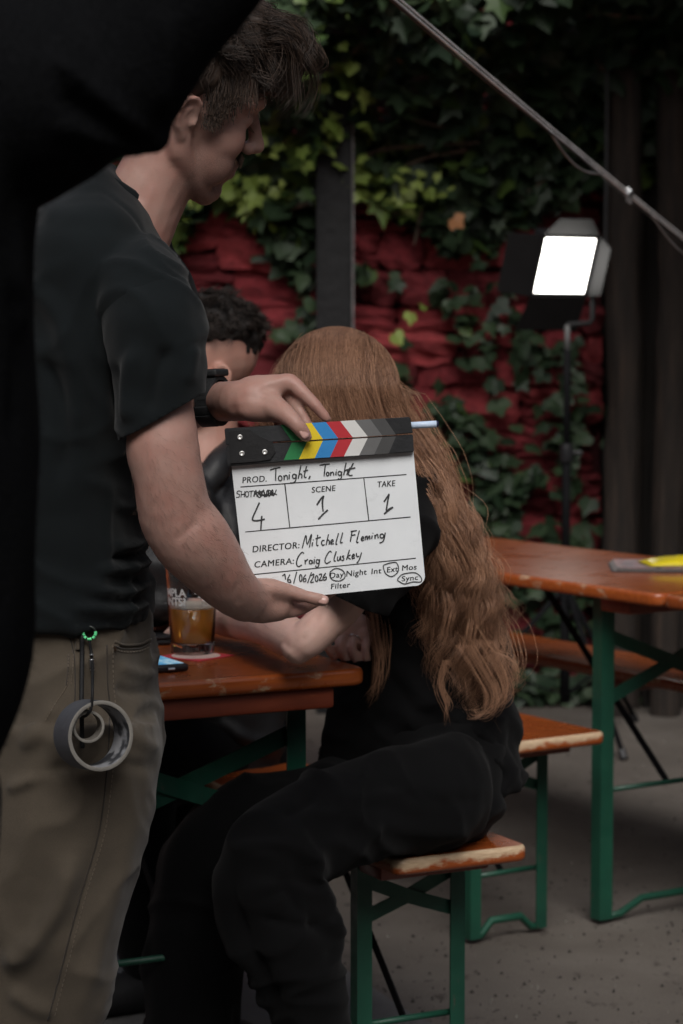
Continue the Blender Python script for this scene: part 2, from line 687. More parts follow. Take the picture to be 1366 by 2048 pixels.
# two stout trunks of rough timber standing proud of the boards
for k, (px, w, tint) in enumerate(((1243, 0.115, 0), (1338, 0.10, 1))):
    c0 = P(px, 800, 7.9)
    V, F = [], []
    n, m = 14, 26
    for i in range(m + 1):
        zz = 2.62 * i / m
        for j in range(n):
            a = 2 * math.pi * j / n
            rr = w * 0.5 * (1 + 0.35 * noise.noise(Vector((math.cos(a) * 1.6 + k * 5, math.sin(a) * 1.6, zz * 1.4))) + 0.22 * noise.noise(Vector((math.cos(a) * 6, math.sin(a) * 6 + k, zz * 5))))
            V.append((math.cos(a) * rr + 0.02 * noise.noise(Vector((k, 0, zz))), math.sin(a) * rr, zz))
    for i in range(m):
        for j in range(n):
            F.append((i * n + j, i * n + (j + 1) % n, (i + 1) * n + (j + 1) % n, (i + 1) * n + j))
    F.append(tuple((m) * n + j for j in range(n)))
    t = NT('rough_brown_timber_%d' % k)
    gr = t.noise(5, 6, 0.7, (8, 8, 0.7))
    t.base(t.ramp(gr, [(0.3, (0.008, 0.006, 0.005)), (0.55, (0.028, 0.019, 0.014)), (0.8, (0.075, 0.045, 0.03))]))
    t.set(Roughness=0.85)
    t.bump(gr, 0.9, 0.012)
    o = mesh_obj('timber_post', V, F, t.m, smooth=True)
    o.location = (c0.x, 7.88, 0)
    tag(o, ('thick rough brown timber post just right of the lit lamp', 'brown split timber post nearest the right side of the photo')[k], 'post')
c0 = P(1212, 400, 7.75)
mb = MB()
mb.tube([(0, 0.20, 2.22), (0, 0.0, 2.26), (0, 0, 2.2), (0, 0, 1.62), (0, 0.01, 1.58), (0, 0.20, 1.60)], 0.006, 8)
o = mb.obj('metal_rod', simple('dull_grey_rod', (0.04, 0.04, 0.042), 0.8), smooth=True)
o.location = (c0.x, 7.75, 0)
tag(o, 'thin grey metal rod fixed upright to the boards behind the lit lamp', 'rod')


# ================================================================== ivy
def leaf_outline(kind):
    if kind == 0:      # five-lobed
        pts = [(0, 0), (0.16, -0.10), (0.46, -0.06), (0.34, 0.16), (0.52, 0.46), (0.22, 0.48), (0.0, 1.0)]
    elif kind == 1:    # three-lobed, broad
        pts = [(0, 0), (0.25, -0.12), (0.46, 0.10), (0.50, 0.38), (0.24, 0.50), (0.0, 0.88)]
    else:              # heart
        pts = [(0, 0.02), (0.2, -0.1), (0.42, 0.02), (0.46, 0.28), (0.28, 0.58), (0.0, 0.9)]
    return pts


def leaf_geo(kind):
    h = leaf_outline(kind)
    V = [(0, 0, 0)]
    F = []
    right = [(x, 0.14 * abs(x) - 0.10 * y * y, y) for x, y in h]      # folded along the midrib, curled at the tip
    left = [(-x * 0.95, 0.16 * abs(x) - 0.10 * y * y, y * 0.98) for x, y in h[1:-1]]
    V = [(0, 0, 0.35)] + right + left
    n = len(right)
    seq = list(range(1, n + 1)) + list(range(n + len(left), n, -1))
    for a, b in zip(seq, seq[1:] + seq[:1]):
        F.append((0, b, a))
    V.append((0, 0.05, -0.02))
    return np.array(V), F


def leaf_mat(name, dark, light, rough=0.5):
    t = NT(name)
    g = t.n('NewGeometry')
    oi = t.n('ObjectInfo')
    ad = t.n('Math', operation='ADD')
    t.l(g.outputs['Random Per Island'], ad.inputs[0])
    t.l(oi.outputs['Random'], ad.inputs[1])
    fr = t.n('Math', operation='FRACT')
    t.l(ad.outputs[0], fr.inputs[0])
    c = t.ramp(fr.outputs[0], [(0, dark), (1, light)])
    c = t.mix(t.ramp(t.noise(40, 3), [(0.5, 0.0), (0.75, 0.35)]), c, tuple(x * 0.5 for x in dark))
    t.base(c)
    t.set(Roughness=rough, Specular_IOR_Level=0.4)
    tr = t.n('BsdfTranslucent')
    t.l(c, tr.inputs['Color'])
    ms = t.n('MixShader')
    ms.inputs[0].default_value = 0.18
    t.l(t.b.outputs[0], ms.inputs[1])
    t.l(tr.outputs[0], ms.inputs[2])
    t.l(ms.outputs[0], t.out.inputs['Surface'])
    return t.m


MAT['ivy_dark'] = leaf_mat('dark_ivy_leaf', (0.014, 0.03, 0.015), (0.045, 0.075, 0.034))
MAT['ivy_mid'] = leaf_mat('green_ivy_leaf', (0.05, 0.095, 0.024), (0.12, 0.18, 0.04))
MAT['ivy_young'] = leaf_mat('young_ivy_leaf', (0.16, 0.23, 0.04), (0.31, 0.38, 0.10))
MAT['ivy_rust'] = leaf_mat('withered_ivy_leaf', (0.28, 0.11, 0.04), (0.42, 0.2, 0.09))
IVY = [MAT['ivy_dark'], MAT['ivy_mid'], MAT['ivy_young'], MAT['ivy_rust']]
LEAF = {}
for k in range(3):
    V, F = leaf_geo(k)
    V = V - np.array([0, 0, 0.05])
    for m in range(4):
        me = bpy.data.meshes.new('leaf')
        me.from_pydata(V.tolist(), [], F)
        me.materials.append(IVY[m])
        LEAF[k, m] = me
LEAFG = [leaf_geo(k) for k in range(3)]


def boundary(px):
    """lower edge of the ivy in the photograph, by column"""
    xs = [-1800, -1200, -600, 280, 330, 385, 400, 470, 500, 560, 610, 640, 690, 705, 745, 790, 850, 900, 950, 1010, 1060, 1120, 1180, 1240, 1400, 2200]
    ys = [300, 520, 420, 540, 500, 440, 390, 385, 440, 500, 560, 400, 395, 390, 385, 430, 455, 480, 500, 440, 410, 390, 360, 350, 360, 380]
    return float(np.interp(px, xs, ys))


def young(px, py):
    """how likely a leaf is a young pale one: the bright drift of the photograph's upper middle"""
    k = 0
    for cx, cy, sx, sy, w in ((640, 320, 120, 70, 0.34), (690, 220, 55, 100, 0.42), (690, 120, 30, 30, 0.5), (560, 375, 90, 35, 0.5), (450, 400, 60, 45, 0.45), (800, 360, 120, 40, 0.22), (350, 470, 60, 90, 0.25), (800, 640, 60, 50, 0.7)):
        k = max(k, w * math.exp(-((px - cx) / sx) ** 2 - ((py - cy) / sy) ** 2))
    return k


rg = random.Random(21)
plants = {'wall': [], 'fence': []}


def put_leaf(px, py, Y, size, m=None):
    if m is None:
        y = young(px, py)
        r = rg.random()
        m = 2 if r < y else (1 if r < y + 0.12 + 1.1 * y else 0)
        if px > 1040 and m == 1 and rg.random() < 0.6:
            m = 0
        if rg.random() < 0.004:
            m = 3
    if m == 2:
        size *= 0.75
        Y -= 0.09
    c = P(px, py, Y)
    if c.z < 0.03:
        return
    Mx = Matrix.Rotation(rg.gauss(0, 0.55), 4, 'Z') @ Matrix.Rotation(math.radians(rg.gauss(-28, 24)), 4, 'X') @ Matrix.Rotation(math.pi + rg.gauss(0, 0.7), 4, 'Y')
    key = 'wall' if c.x < 0.98 else 'fence'
    plants[key].append((c, Mx, size, m, rg.randrange(3), px, py))


def surf(px, py):
    # the ivy bulges out higher up, shaped to shade the wall below
    b = boundary(px)
    h = max(0.0, min(1.0, (b - py) / 420))
    return WALL_Y - 0.10 - 0.55 * h * h - 0.10 * h


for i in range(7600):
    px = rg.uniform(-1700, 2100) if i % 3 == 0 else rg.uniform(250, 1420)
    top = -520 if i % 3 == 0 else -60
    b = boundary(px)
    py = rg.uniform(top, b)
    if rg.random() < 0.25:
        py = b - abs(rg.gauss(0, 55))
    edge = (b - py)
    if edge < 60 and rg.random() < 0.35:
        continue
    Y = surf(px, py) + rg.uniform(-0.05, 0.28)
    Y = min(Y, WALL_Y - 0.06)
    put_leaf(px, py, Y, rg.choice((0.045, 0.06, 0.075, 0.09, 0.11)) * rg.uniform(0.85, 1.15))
# trailing runners over the red stones, thickened at right to darken the wall
def runner(pts, n, spread=16, m=None, size=(0.05, 0.085)):
    A = catmull(np.array(pts, float), 8)
    for i in range(n):
        q = A[rg.randrange(len(A))]
        put_leaf(q[0] + rg.gauss(0, spread), q[1] + rg.gauss(0, spread), WALL_Y - rg.uniform(0.07, 0.13), rg.uniform(*size), m)
runner([(715, 520), (740, 545), (800, 545)], 12, 14)
runner([(930, 540), (940, 620), (960, 680), (950, 720)], 20, 20)
runner([(905, 800), (930, 900), (985, 960), (1010, 1060)], 46, 24)
runner([(1010, 940), (1000, 1000), (985, 1040)], 26, 26)
runner([(930, 830), (980, 900), (1050, 960), (1100, 1040)], 45, 46, 0, (0.05, 0.1))
runner([(1060, 700), (1110, 820), (1140, 960)], 30, 40, 0, (0.05, 0.1))
runner([(900, 980), (990, 1180), (1020, 1330), (1100, 1420)], 90, 60, 0, (0.05, 0.1))
runner([(1150, 1250), (1200, 1380), (1300, 1420)], 40, 50, 0, (0.05, 0.1))
runner([(960, 490), (1010, 560), (1060, 640), (1090, 760)], 34, 34, 0)
runner([(1120, 640), (1150, 760), (1130, 900)], 26, 26, 0)
runner([(900, 560), (915, 650)], 14, 20, 0)
runner([(800, 690), (795, 760)], 6, 10)
runner([(620, 560), (630, 630), (640, 650), (560, 650), (700, 650)], 24, 14, 0)
runner([(1030, 1100), (1100, 1110), (960, 1260), (1060, 1420), (1010, 1390)], 70, 45, 0, (0.06, 0.1))
runner([(1100, 1150), (1180, 1100), (1120, 1350)], 30, 40, 0, (0.06, 0.1))
put_leaf(790, 668, WALL_Y - 0.16, 0.085, 2)
put_leaf(822, 628, WALL_Y - 0.16, 0.075, 2)
put_leaf(842, 612, WALL_Y - 0.15, 0.05, 2)
put_leaf(800, 728, WALL_Y - 0.15, 0.09, 0)
put_leaf(908, 437, WALL_Y - 0.35, 0.07, 3)

stem_mat = simple('ivy_bark', (0.10, 0.068, 0.05), 0.85, 0.4, 20, 0.5, 60)
LBL = {'wall': ('ivy', 'broad curtain of ivy with bright young leaves hanging over the red wall'),
       'fence': ('ivy', 'darker ivy overhanging the board fence above the lit lamp')}
for key, leaves in plants.items():
    x0 = -0.3 if key == 'wall' else 1.4
    root = thing(LBL[key][0], LBL[key][1], 'climber', (x0, WALL_Y - 0.12, 0))
    R0 = np.array(root.location)
    # nearest to the lens first: those are the ones one can pick apart
    inview = [l for l in leaves if -10 < l[5] < 1376 and -10 < l[6] < 1100]
    inview.sort(key=lambda l: l[0].y - l[2] * 3 - (1.0 if (l[3] >= 2) else 0))
    single = set(id(l) for l in inview[:300])
    mb = MB()
    for l in leaves:
        c, Mx, s, m, k = l[:5]
        if id(l) in single:
            o = link(bpy.data.objects.new('leaf', LEAF[k, m]), root)
            o.location = c - root.location
            o.rotation_euler = Mx.to_euler()
            o.scale = (s, s, s)
        else:
            V, F = LEAFG[k]
            W = (V * s) @ np.array(Mx.to_3x3()).T + np.array(c) - R0
            mb.add(W, F, m)
    o = mb.obj('foliage', IVY, root)
    o['kind'] = 'stuff'
    # woody stems
    sb = MB()
    if key == 'wall':
        paths = [[(795, 232), (850, 245), (905, 258)], [(930, 300), (870, 310), (800, 335)], [(755, 410), (790, 425), (815, 440)], [(845, 410), (835, 460), (828, 490)], [(700, 330), (760, 300), (860, 290), (960, 285)],
                 [(560, 420), (640, 400), (720, 360)],  [(330, 300), (420, 250), (600, 180), (760, 60)]]
    else:
        paths = [[(1180, 20), (1280, 35), (1366, 28)], [(1100, 350), (1060, 380), (1040, 400)], [(1190, 120), (1260, 200), (1350, 240)]]
    for pth in paths:
        A = catmull(np.array(pth, float), 5)
        pts = [tuple(P(q[0], q[1], surf(q[0], q[1]) - 0.02) - root.location) for q in A]
        sb.tube(pts, [0.009 - 0.005 * i / len(pts) for i in range(len(pts))], 6)
    for k in range(4 if key == 'fence' else 0):
        bx = rg.uniform(-1.8, 0.9) if key == 'wall' else rg.uniform(1.1, 2.6)
        pts = [(bx - x0 + 0.1 * math.sin(zz * 2 + k), 0.09, zz) for zz in np.linspace(0 if key == 'fence' else 1.6, 3.3, 14)]
        sb.tube(pts, [0.013 - 0.0006 * i for i in range(14)], 6)
    sb.obj('stem', stem_mat, root, smooth=True)

# ------------------------------------------------------------------ pergola added unseen over the back of the yard to shade it, roofed by ivy
shade_perg = thing('shade_pergola', 'dark timber pergola added unseen to shade the back of the yard', 'shade_pergola', (2.4, 7.0, 0))
for y in (-1.25, 0.98):
    mb = MB()
    mb.box((-1.75, y - 0.05, 2.78), (4.2, y + 0.05, 2.92))
    mb.obj('beam', MAT['dark_timber'], shade_perg, bevel=0.006)
for k in range(11):
    x = -1.68 + 0.56 * k
    mb = MB()
    mb.box((x - 0.03, -1.5, 2.921), (x + 0.03, 1.05, 3.03))
    mb.obj('rafter', MAT['dark_timber'], shade_perg, bevel=0.005)
for x in (2.2, 4.1):
    mb = MB()
    mb.box((x - 0.06, -1.31, 0), (x + 0.06, -1.19, 2.779))
    mb.obj('shade_pergola_post', MAT['dark_timber'], shade_perg, bevel=0.006)
roof = thing('ivy', 'dense unseen ivy roof added for shade over the pergola', 'climber', (2.4, 7.0, 3.03))  # out of view, added to keep sky light off the back
mb = MB()
for i in range(5200):
    x, y = rg.uniform(-1.8, 4.3), rg.uniform(-1.6, 1.15)
    if x < -1.0 and rg.random() < (-1.0 - x) / 1.0:
        continue
    Mx = Matrix.Rotation(rg.uniform(0, 6.28), 3, 'Z') @ Matrix.Rotation(math.radians(rg.gauss(80, 22)), 3, 'X')
    V, F = LEAFG[rg.randrange(3)]
    mb.add((V * rg.uniform(0.11, 0.19)) @ np.array(Mx).T + np.array((x, y, rg.uniform(0.0, 0.32))), F, 0 if rg.random() < 0.8 else 1)
o = mb.obj('foliage', IVY, roof)
o['kind'] = 'stuff'
sb = MB()
for k in range(10):
    x0 = rg.uniform(-1.6, 4.0)
    sb.tube([(x0 + 0.2 * math.sin(t * 3 + k), -1.5 + 2.6 * t, 0.02 + 0.03 * math.sin(t * 9)) for t in np.linspace(0, 1, 10)], 0.012, 6)
sb.obj('stem', stem_mat, roof, smooth=True)

# ------------------------------------------------------------------ unseen yard walls, added to block low sky light
ym = NT('dark_brick')
br = ym.n('TexBrick')
br.inputs['Scale'].default_value = 1.0
br.inputs['Brick Width'].default_value = 0.225
br.inputs['Row Height'].default_value = 0.075
br.inputs['Mortar Size'].default_value = 0.006
br.inputs['Color1'].default_value = (0.10, 0.055, 0.042, 1)
br.inputs['Color2'].default_value = (0.06, 0.036, 0.03, 1)
br.inputs['Mortar'].default_value = (0.09, 0.085, 0.08, 1)
rot = ym.n('Mapping')
rot.inputs['Rotation'].default_value = (math.pi / 2, 0, 0)
tcx = ym.n('TexCoord')
ym.l(tcx.outputs['Object'], rot.inputs['Vector'])
ym.l(rot.outputs[0], br.inputs['Vector'])
ym.base(br.outputs['Color'])
ym.set(Roughness=0.9)
for k, (cx, cy, rz, w, lab) in enumerate(((0, -6.0, 0, 18, 'unseen dark brick wall added to block low light, facing the painted wall'), (-7.6, 1.2, math.pi / 2, 14.5, 'unseen dark brick wall added to block low light on the side of the standing man'), (7.8, 1.2, math.pi / 2, 14.5, 'unseen dark brick wall added to block low light on the side of the papered table'))):
    mb = MB()
    mb.box((-w / 2, -0.15, 0), (w / 2, 0.15, 5.2))
    o = mb.obj('light_blocking_wall', ym.m)
    o.location = (cx, cy, 0)
    o.rotation_euler = (0, 0, rz)
    tag(o, lab, 'wall')
    mb = MB()
    mb.box((-w / 2, -0.2, 5.201), (w / 2, 0.2, 5.29))
    mb.obj('coping', simple('stone_coping', (0.2, 0.19, 0.18), 0.9, 0.3, 6, 0.4, 40), o)

# grit and crumbs on the ground
rg = random.Random(77)
mb = MB()
for i in range(500):
    px, py = rg.uniform(640, 1400), 1420 + 660 * rg.random() ** 0.8
    c = PZ(px, py, 0.0045)
    s = rg.choice((0.0015, 0.002, 0.003, 0.0045)) * rg.uniform(0.7, 1.4)
    a0 = rg.uniform(0, 6.28)
    base = [(c.x + s * math.cos(a0 + k * 1.57) * rg.uniform(0.7, 1.3), c.y + s * math.sin(a0 + k * 1.57) * rg.uniform(0.7, 1.3), 0.0002) for k in range(4)]
    mb.add(base + [(c.x, c.y, 0.0045 + s * 0.4)], [(0, 1, 4), (1, 2, 4), (2, 3, 4), (3, 0, 4)], rg.choice((0, 0, 1)))
o = mb.obj('grit', [simple('dark_grit', (0.03, 0.026, 0.022), 0.9, 0.5, 20, 0), simple('pale_grit', (0.13, 0.12, 0.105), 0.9, 0.3, 20, 0)])
o['kind'] = 'stuff'


# ================================================================== folding beer tables and benches
def rounded_rect(x0, y0, x1, y1, r, n=5):
    pts = []
    for cx, cy, a0 in ((x1 - r, y0 + r, -90), (x1 - r, y1 - r, 0), (x0 + r, y1 - r, 90), (x0 + r, y0 + r, 180)):
        for k in range(n + 1):
            a = math.radians(a0 + 90 * k / n)
            pts.append((cx + r * math.cos(a), cy + r * math.sin(a)))
    return pts


def board_top(name, w, L, z1, th, r, parent, mats, bare_end=None):
    """a rounded slab; local x across, y along; edge faces carry the worn material"""
    prof = [(0.006, 0.0), (0.0015, 0.003), (0, 0.008), (0, th - 0.008), (0.0015, th - 0.003), (0.006, th)]
    V, F, M = [], [], []
    ring = None
    for inset, dz in prof:
        p = rounded_rect(inset, inset, w - inset, L - inset, max(r - inset, 0.003))
        base = len(V)
        V += [(x, y, z1 - dz) for x, y in p]
        n = len(p)
        if ring is not None:
            for j in range(n):
                k = (j + 1) % n
                F.append((ring + j, base + j, base + k, ring + k))
                yy = (V[base + j][1] + V[base + k][1]) / 2
                M.append(2 if (bare_end is not None and yy < bare_end) else 1)
        ring = base
    F.append(tuple(range(n)))
    M.append(0)
    F.append(tuple(ring + j for j in reversed(range(n))))
    M.append(3)
    o = mesh_obj(name, V, F, mats, parent)
    o.data.polygons.foreach_set('material_index', M)
    for p_, m in zip(o.data.polygons, M):
        p_.use_smooth = m in (1, 2)
    return o


def leg_frame(parent, w, y, ztop, inset, leg_w, table, lean=0.0, sgn=1):
    """one folding trestle end: two angle-iron legs, a crossed pair of straps, a floor bar and the long folding brace"""
    G = MAT['green']
    x0, x1 = inset, w - inset
    for x, s in ((x0, 1), (x1, -1)):
        mb = MB()
        bx = x - s * lean
        V, F = [], []
        t = 0.004
        # L section: the web faces the end, the flange runs along the table
        sec = [(-leg_w / 2, 0), (leg_w / 2, 0), (leg_w / 2, t), (-leg_w / 2 + t, t), (-leg_w / 2 + t, leg_w * 0.9), (-leg_w / 2, leg_w * 0.9)]
        if s > 0:
            sec = [(-a, b) for a, b in reversed(sec)]
        for zz, xx in ((0.012, bx), (ztop, x)):
            V += [(xx + a * (-1), y + sgn * b, zz) for a, b in sec]
        n = 6
        for j in range(n):
            k = (j + 1) % n
            F.append((j, k, n + k, n + j))
        F.append(tuple(reversed(range(n))))
        F.append(tuple(n + j for j in range(n)))
        mb.add(V, F)
        o = mb.obj('leg', G, parent)
        bm = bmesh.new()
        bm.from_mesh(o.data)
        bmesh.ops.recalc_face_normals(bm, faces=bm.faces)
        bm.to_mesh(o.data)
        bm.free()
        mb = MB()
        mb.tube([(x, y - sgn * 0.006, ztop - 0.025), (x, y + sgn * 0.006, ztop - 0.025)], 0.006, 8)
        mb.obj('bolt', MAT['steel'], parent)
    hz = (0.60, 0.46) if table else (0.385, 0.315)
    zA, zB = (ztop - 0.09, ztop - 0.24) if table else (ztop - 0.045, ztop - 0.115)
    yy = y + sgn * 0.010
    for k, (za, zb) in enumerate(((zA, zB), (zB, zA))):
        mb = MB()
        yk = yy + sgn * k * 0.005
        sw = 0.03 if table else 0.024
        pts = [(x0, yk, za), ((x0 + x1) / 2, yk, (za + zb) / 2 - (0.0 if table else 0.004)), (x1, yk, zb)]
        for p, q in zip(pts, pts[1:]):
            mb.bar(p, q, sw, 0.003, up=(0, 1, 0))
        mb.obj('strap', G, parent)
    mb = MB()
    zr = 0.016
    xm0, xm1 = x0 + (x1 - x0) * 0.28, x0 + (x1 - x0) * 0.72
    mb.tube([(x0, y + sgn * 0.012, zr), (x0 + (x1 - x0) * 0.12, y + sgn * 0.012, zr), (xm0, y + sgn * 0.012, zr + 0.028), (xm1, y + sgn * 0.012, zr + 0.028), (x0 + (x1 - x0) * 0.88, y + sgn * 0.012, zr), (x1, y + sgn * 0.012, zr)], 0.009, 8)
    mb.obj('floor_bar', G, parent, smooth=True)
    mb = MB()
    zb = 0.30 if table else 0.145
    mb.tube([(x0, y + sgn * 0.018, zb), (x1, y + sgn * 0.018, zb)], 0.006, 8)
    mb.obj('tie_rod', G, parent, smooth=True)
    mb = MB()
    mb.bar(((x0 + x1) / 2, y + sgn * 0.03, zb), ((x0 + x1) / 2, y + sgn * (0.52 if table else 0.34), ztop - 0.004), 0.018, 0.003, up=(1, 0, 0))
    mb.obj('folding_brace', MAT['black_metal'], parent)


def make_table(name, label, loc, rz, w=0.60, L=2.2, H=0.77, inset=0.08, group=None, edge='orange_edge_light', bare_end=0.0, lean=0.0, yleg=0.115, leg_w=0.034):
    t = thing(name, label, 'table', loc, rz, group)
    board_top('tabletop', w, L, H, 0.028, 0.03, t, [MAT['orange'], MAT[edge], MAT['orange_bare'], MAT['batten']], bare_end)
    for y0 in (yleg - 0.10, L / 2 - 0.05, L - yleg):
        mb = MB()
        mb.box((0.055, y0, H - 0.0635), (w - 0.055, y0 + 0.10, H - 0.0285))
        mb.obj('batten', MAT['batten'], t, bevel=0.006)
    leg_frame(t, w, yleg, H - 0.029, inset, leg_w, True, lean, 1)
    leg_frame(t, w, L - yleg, H - 0.029, inset, leg_w, True, lean, -1)
    return t


YB = 0.175


def make_bench(name, label, loc, rz, w=0.26, L=2.2, H=0.47, inset=0.035, group=None, edge='bench_edge', bare_end=0.02):
    t = thing(name, label, 'bench', loc, rz, group)
    board_top('seat', w, L, H, 0.027, 0.02, t, [MAT['orange'], MAT[edge], MAT['bench_bare'], MAT['batten']], bare_end)
    for y0 in (YB - 0.082, L / 2 - 0.05, L - YB + 0.002):
        mb = MB()
        mb.box((0.022, y0, H - 0.0565), (w - 0.022, y0 + 0.08, H - 0.0275))
        mb.obj('batten', MAT['batten'], t, bevel=0.005)
    leg_frame(t, w, YB, H - 0.028, inset, 0.028, False, 0, 1)
    leg_frame(t, w, L - YB, H - 0.028, inset, 0.028, False, 0, -1)
    return t


def at_corner(px, py, z, theta, w, r=0.0):
    """ground position of a board whose near right corner is seen at the given point"""
    c = PZ(px, py, z)
    return (c.x - w * math.cos(theta), c.y - w * math.sin(theta), 0)


TH1, TH2 = math.radians(27), math.radians(33)
GT, GB = 'folding beer tables in the yard', 'folding beer benches in the yard'
TABLE1 = make_table('beer_table', 'worn orange beer table carrying the pint of beer and the phone', at_corner(739, 1336, 0.77, TH1, 0.56), TH1, w=0.56, inset=0.075, group=GT, bare_end=-1)
BENCH1 = make_bench('beer_bench', 'orange bench with worn pale end on which the long-haired woman sits', at_corner(1060, 1690, 0.47, TH1, 0.25), TH1, w=0.25, group=GB)
TABLE2 = make_table('beer_table', 'empty orange beer table at right with papers on it', at_corner(1312, 1188, 0.77, TH2, 0), TH2, w=0.56, group=GT, bare_end=0.0, yleg=0.25, leg_w=0.036)
BENCH2 = make_bench('beer_bench', 'empty orange bench behind the woman in front of the papered table', at_corner(1214, 1463, 0.47, TH2, 0.25), TH2, w=0.25, group=GB)
b3 = PZ(1000, 1297, 0.47)
b3 = (b3.x + 1.55 * math.sin(TH2), b3.y - 1.55 * math.cos(TH2), 0)
BENCH3 = make_bench('beer_bench', 'orange bench on the far side of the right table near the wall', b3, TH2, w=0.25, group=GB, edge='orange_edge_light', bare_end=-1)
t2 = TABLE2.location
TABLE3 = make_table('beer_table', 'orange beer table butted against the right table and cut by the photo edge', (t2.x + 2.206 * math.sin(TH2) + 0.004, t2.y - 2.206 * math.cos(TH2), 0), TH2, w=0.56, group=GT, bare_end=-1, yleg=0.30)


# ================================================================== pint of beer on its mat
def lathe(prof, n=40, close=False):
    V, F = [], []
    for r, z in prof:
        for j in range(n):
            a = 2 * math.pi * j / n
            V.append((r * math.cos(a), r * math.sin(a), z))
    for i in range(len(prof) - 1):
        for j in range(n):
            k = (j + 1) % n
            F.append((i * n + j, i * n + k, (i + 1) * n + k, (i + 1) * n + j))
    F.append(tuple(reversed(range(n))))
    if close:
        F.append(tuple((len(prof) - 1) * n + j for j in range(n)))
    return V, F


def text_mesh(s, spacing=1.0, bold=0.0):
    cu = bpy.data.curves.new('lettering', 'FONT')
    cu.body = s
    cu.space_character = spacing
    cu.offset = bold
    cu.resolution_u = 4
    o = bpy.data.objects.new('lettering', cu)
    COL.objects.link(o)
    dg = bpy.context.evaluated_depsgraph_get()
    dg.update()
    me = bpy.data.meshes.new_from_object(o.evaluated_get(dg))
    V = np.array([v.co for v in me.vertices])
    F = [tuple(p.vertices) for p in me.polygons]
    bpy.data.objects.remove(o)
    bpy.data.curves.remove(cu)
    bpy.data.meshes.remove(me)
    return V, F


TZ = 0.77
bpos = PZ(385, 1308, TZ)
glass = thing('pint_glass', 'straight pint glass half full of amber beer on the table', 'glass', (bpos.x, bpos.y, TZ + 0.0025))
gm = NT('clear_glass')
gm.base((0.97, 0.98, 0.98))
gm.set(Roughness=0.02, Transmission_Weight=1.0, IOR=1.45)
prof = [(0.0355, 0.0), (0.0365, 0.003), (0.0372, 0.02), (0.0455, 0.150), (0.0462, 0.153), (0.0455, 0.1545), (0.0440, 0.153), (0.0432, 0.148), (0.0352, 0.021), (0.033, 0.017), (0.0002, 0.0155)]
V, F = lathe(prof, 48)
mesh_obj('tumbler', V, F, gm.m, glass, smooth=True)
bmx = NT('amber_beer')
bmx.base((0.95, 0.42, 0.06))
bmx.set(Roughness=0.03, Transmission_Weight=0.62, IOR=1.34)
V, F = lathe([(0.0330, 0.0185), (0.0348, 0.0215), (0.0384, 0.0765)], 48, True)
mesh_obj('beer', V, F, bmx.m, glass, smooth=True)
V, F = lathe([(0.0383, 0.0767), (0.0386, 0.0795), (0.0380, 0.0805)], 48, True)
fm = NT('thin_beer_froth')
fm.base((0.62, 0.52, 0.42))
fm.set(Roughness=0.8)
fm.bump(fm.noise(500), 0.5, 0.002)
mesh_obj('froth', V, F, fm.m, glass, smooth=True)
white_print = simple('white_print', (0.72, 0.72, 0.7), 0.6, 0.05, 20, 0)


def wrap_print(name, V, F, z0, ang0, hgt, parent):
    """flat lettering laid round the glass"""
    V = np.array(V)
    s = hgt / 0.7
    W = []
    for x, y, _ in V:
        zz = z0 + y * s
        r = 0.0372 + (zz - 0.02) * (0.0455 - 0.0372) / 0.13 + 0.0004
        a = ang0 + x * s / r
        W.append((r * math.cos(a), r * math.sin(a), zz))
    return mesh_obj(name, W, F, white_print, parent)


V, F = text_mesh('MPLA', 0.95, 0.02)
ang_mid = math.radians(-90)
wrap_print('lettering', V, F, 0.0985, ang_mid - math.radians(70), 0.0132, glass)
V, F = text_mesh('INTS?', 0.95, 0.025)
wrap_print('lettering', V, F, 0.0835, ang_mid - math.radians(70), 0.0132, glass)
# a round leafy emblem on the right of the glass
ev, ef = [], []
for j in range(28):
    for rr in (0.0165, 0.0175):
        a = 2 * math.pi * j / 28
        ev.append((0.7 * math.cos(a) * rr / 0.0105 * 0.7, math.sin(a) * rr / 0.0105 * 0.7, 0))
for j in range(28):
    k = (j + 1) % 28
    ef.append((j * 2, j * 2 + 1, k * 2 + 1, k * 2))
for cx, cy, aa in ((-0.5, 0.55, 0.5), (-0.9, -0.1, 0.2), (-0.35, -0.5, -0.6), (0.35, 0.3, 0.9), (0.2, -0.6, 0.3), (-1.25, 0.35, 0.4)):
    b = len(ev)
    for u, w in ((-0.28, 0), (0, 0.1), (0.28, 0), (0, -0.1)):
        ev.append((cx + u * math.cos(aa) - w * math.sin(aa), cy + u * math.sin(aa) + w * math.cos(aa), 0))
    ef.append((b, b + 1, b + 2, b + 3))
wrap_print('emblem', ev, ef, 0.100, ang_mid + math.radians(38), 0.0105, glass)

# beer mat: a card turned under the glass
cp = PZ(392, 1313, TZ)
coaster = thing('beer_mat', 'red and white card beer mat under the pint glass', 'beer mat', (cp.x, cp.y, TZ), math.radians(52))
mb = MB()
mb.box((-0.046, -0.046, 0.0002), (0.046, 0.046, 0.0016))
mb.obj('card', simple('red_card', (0.50, 0.045, 0.06), 0.7, 0.15, 30, 0.1, 200), coaster, bevel=0.0005)
V, F = lathe([(0.041, 0.00175), (0.041, 0.0020)], 32, True)
mesh_obj('printed_ring', V, F, simple('pale_card', (0.62, 0.45, 0.40), 0.7, 0.15, 60, 0), coaster)

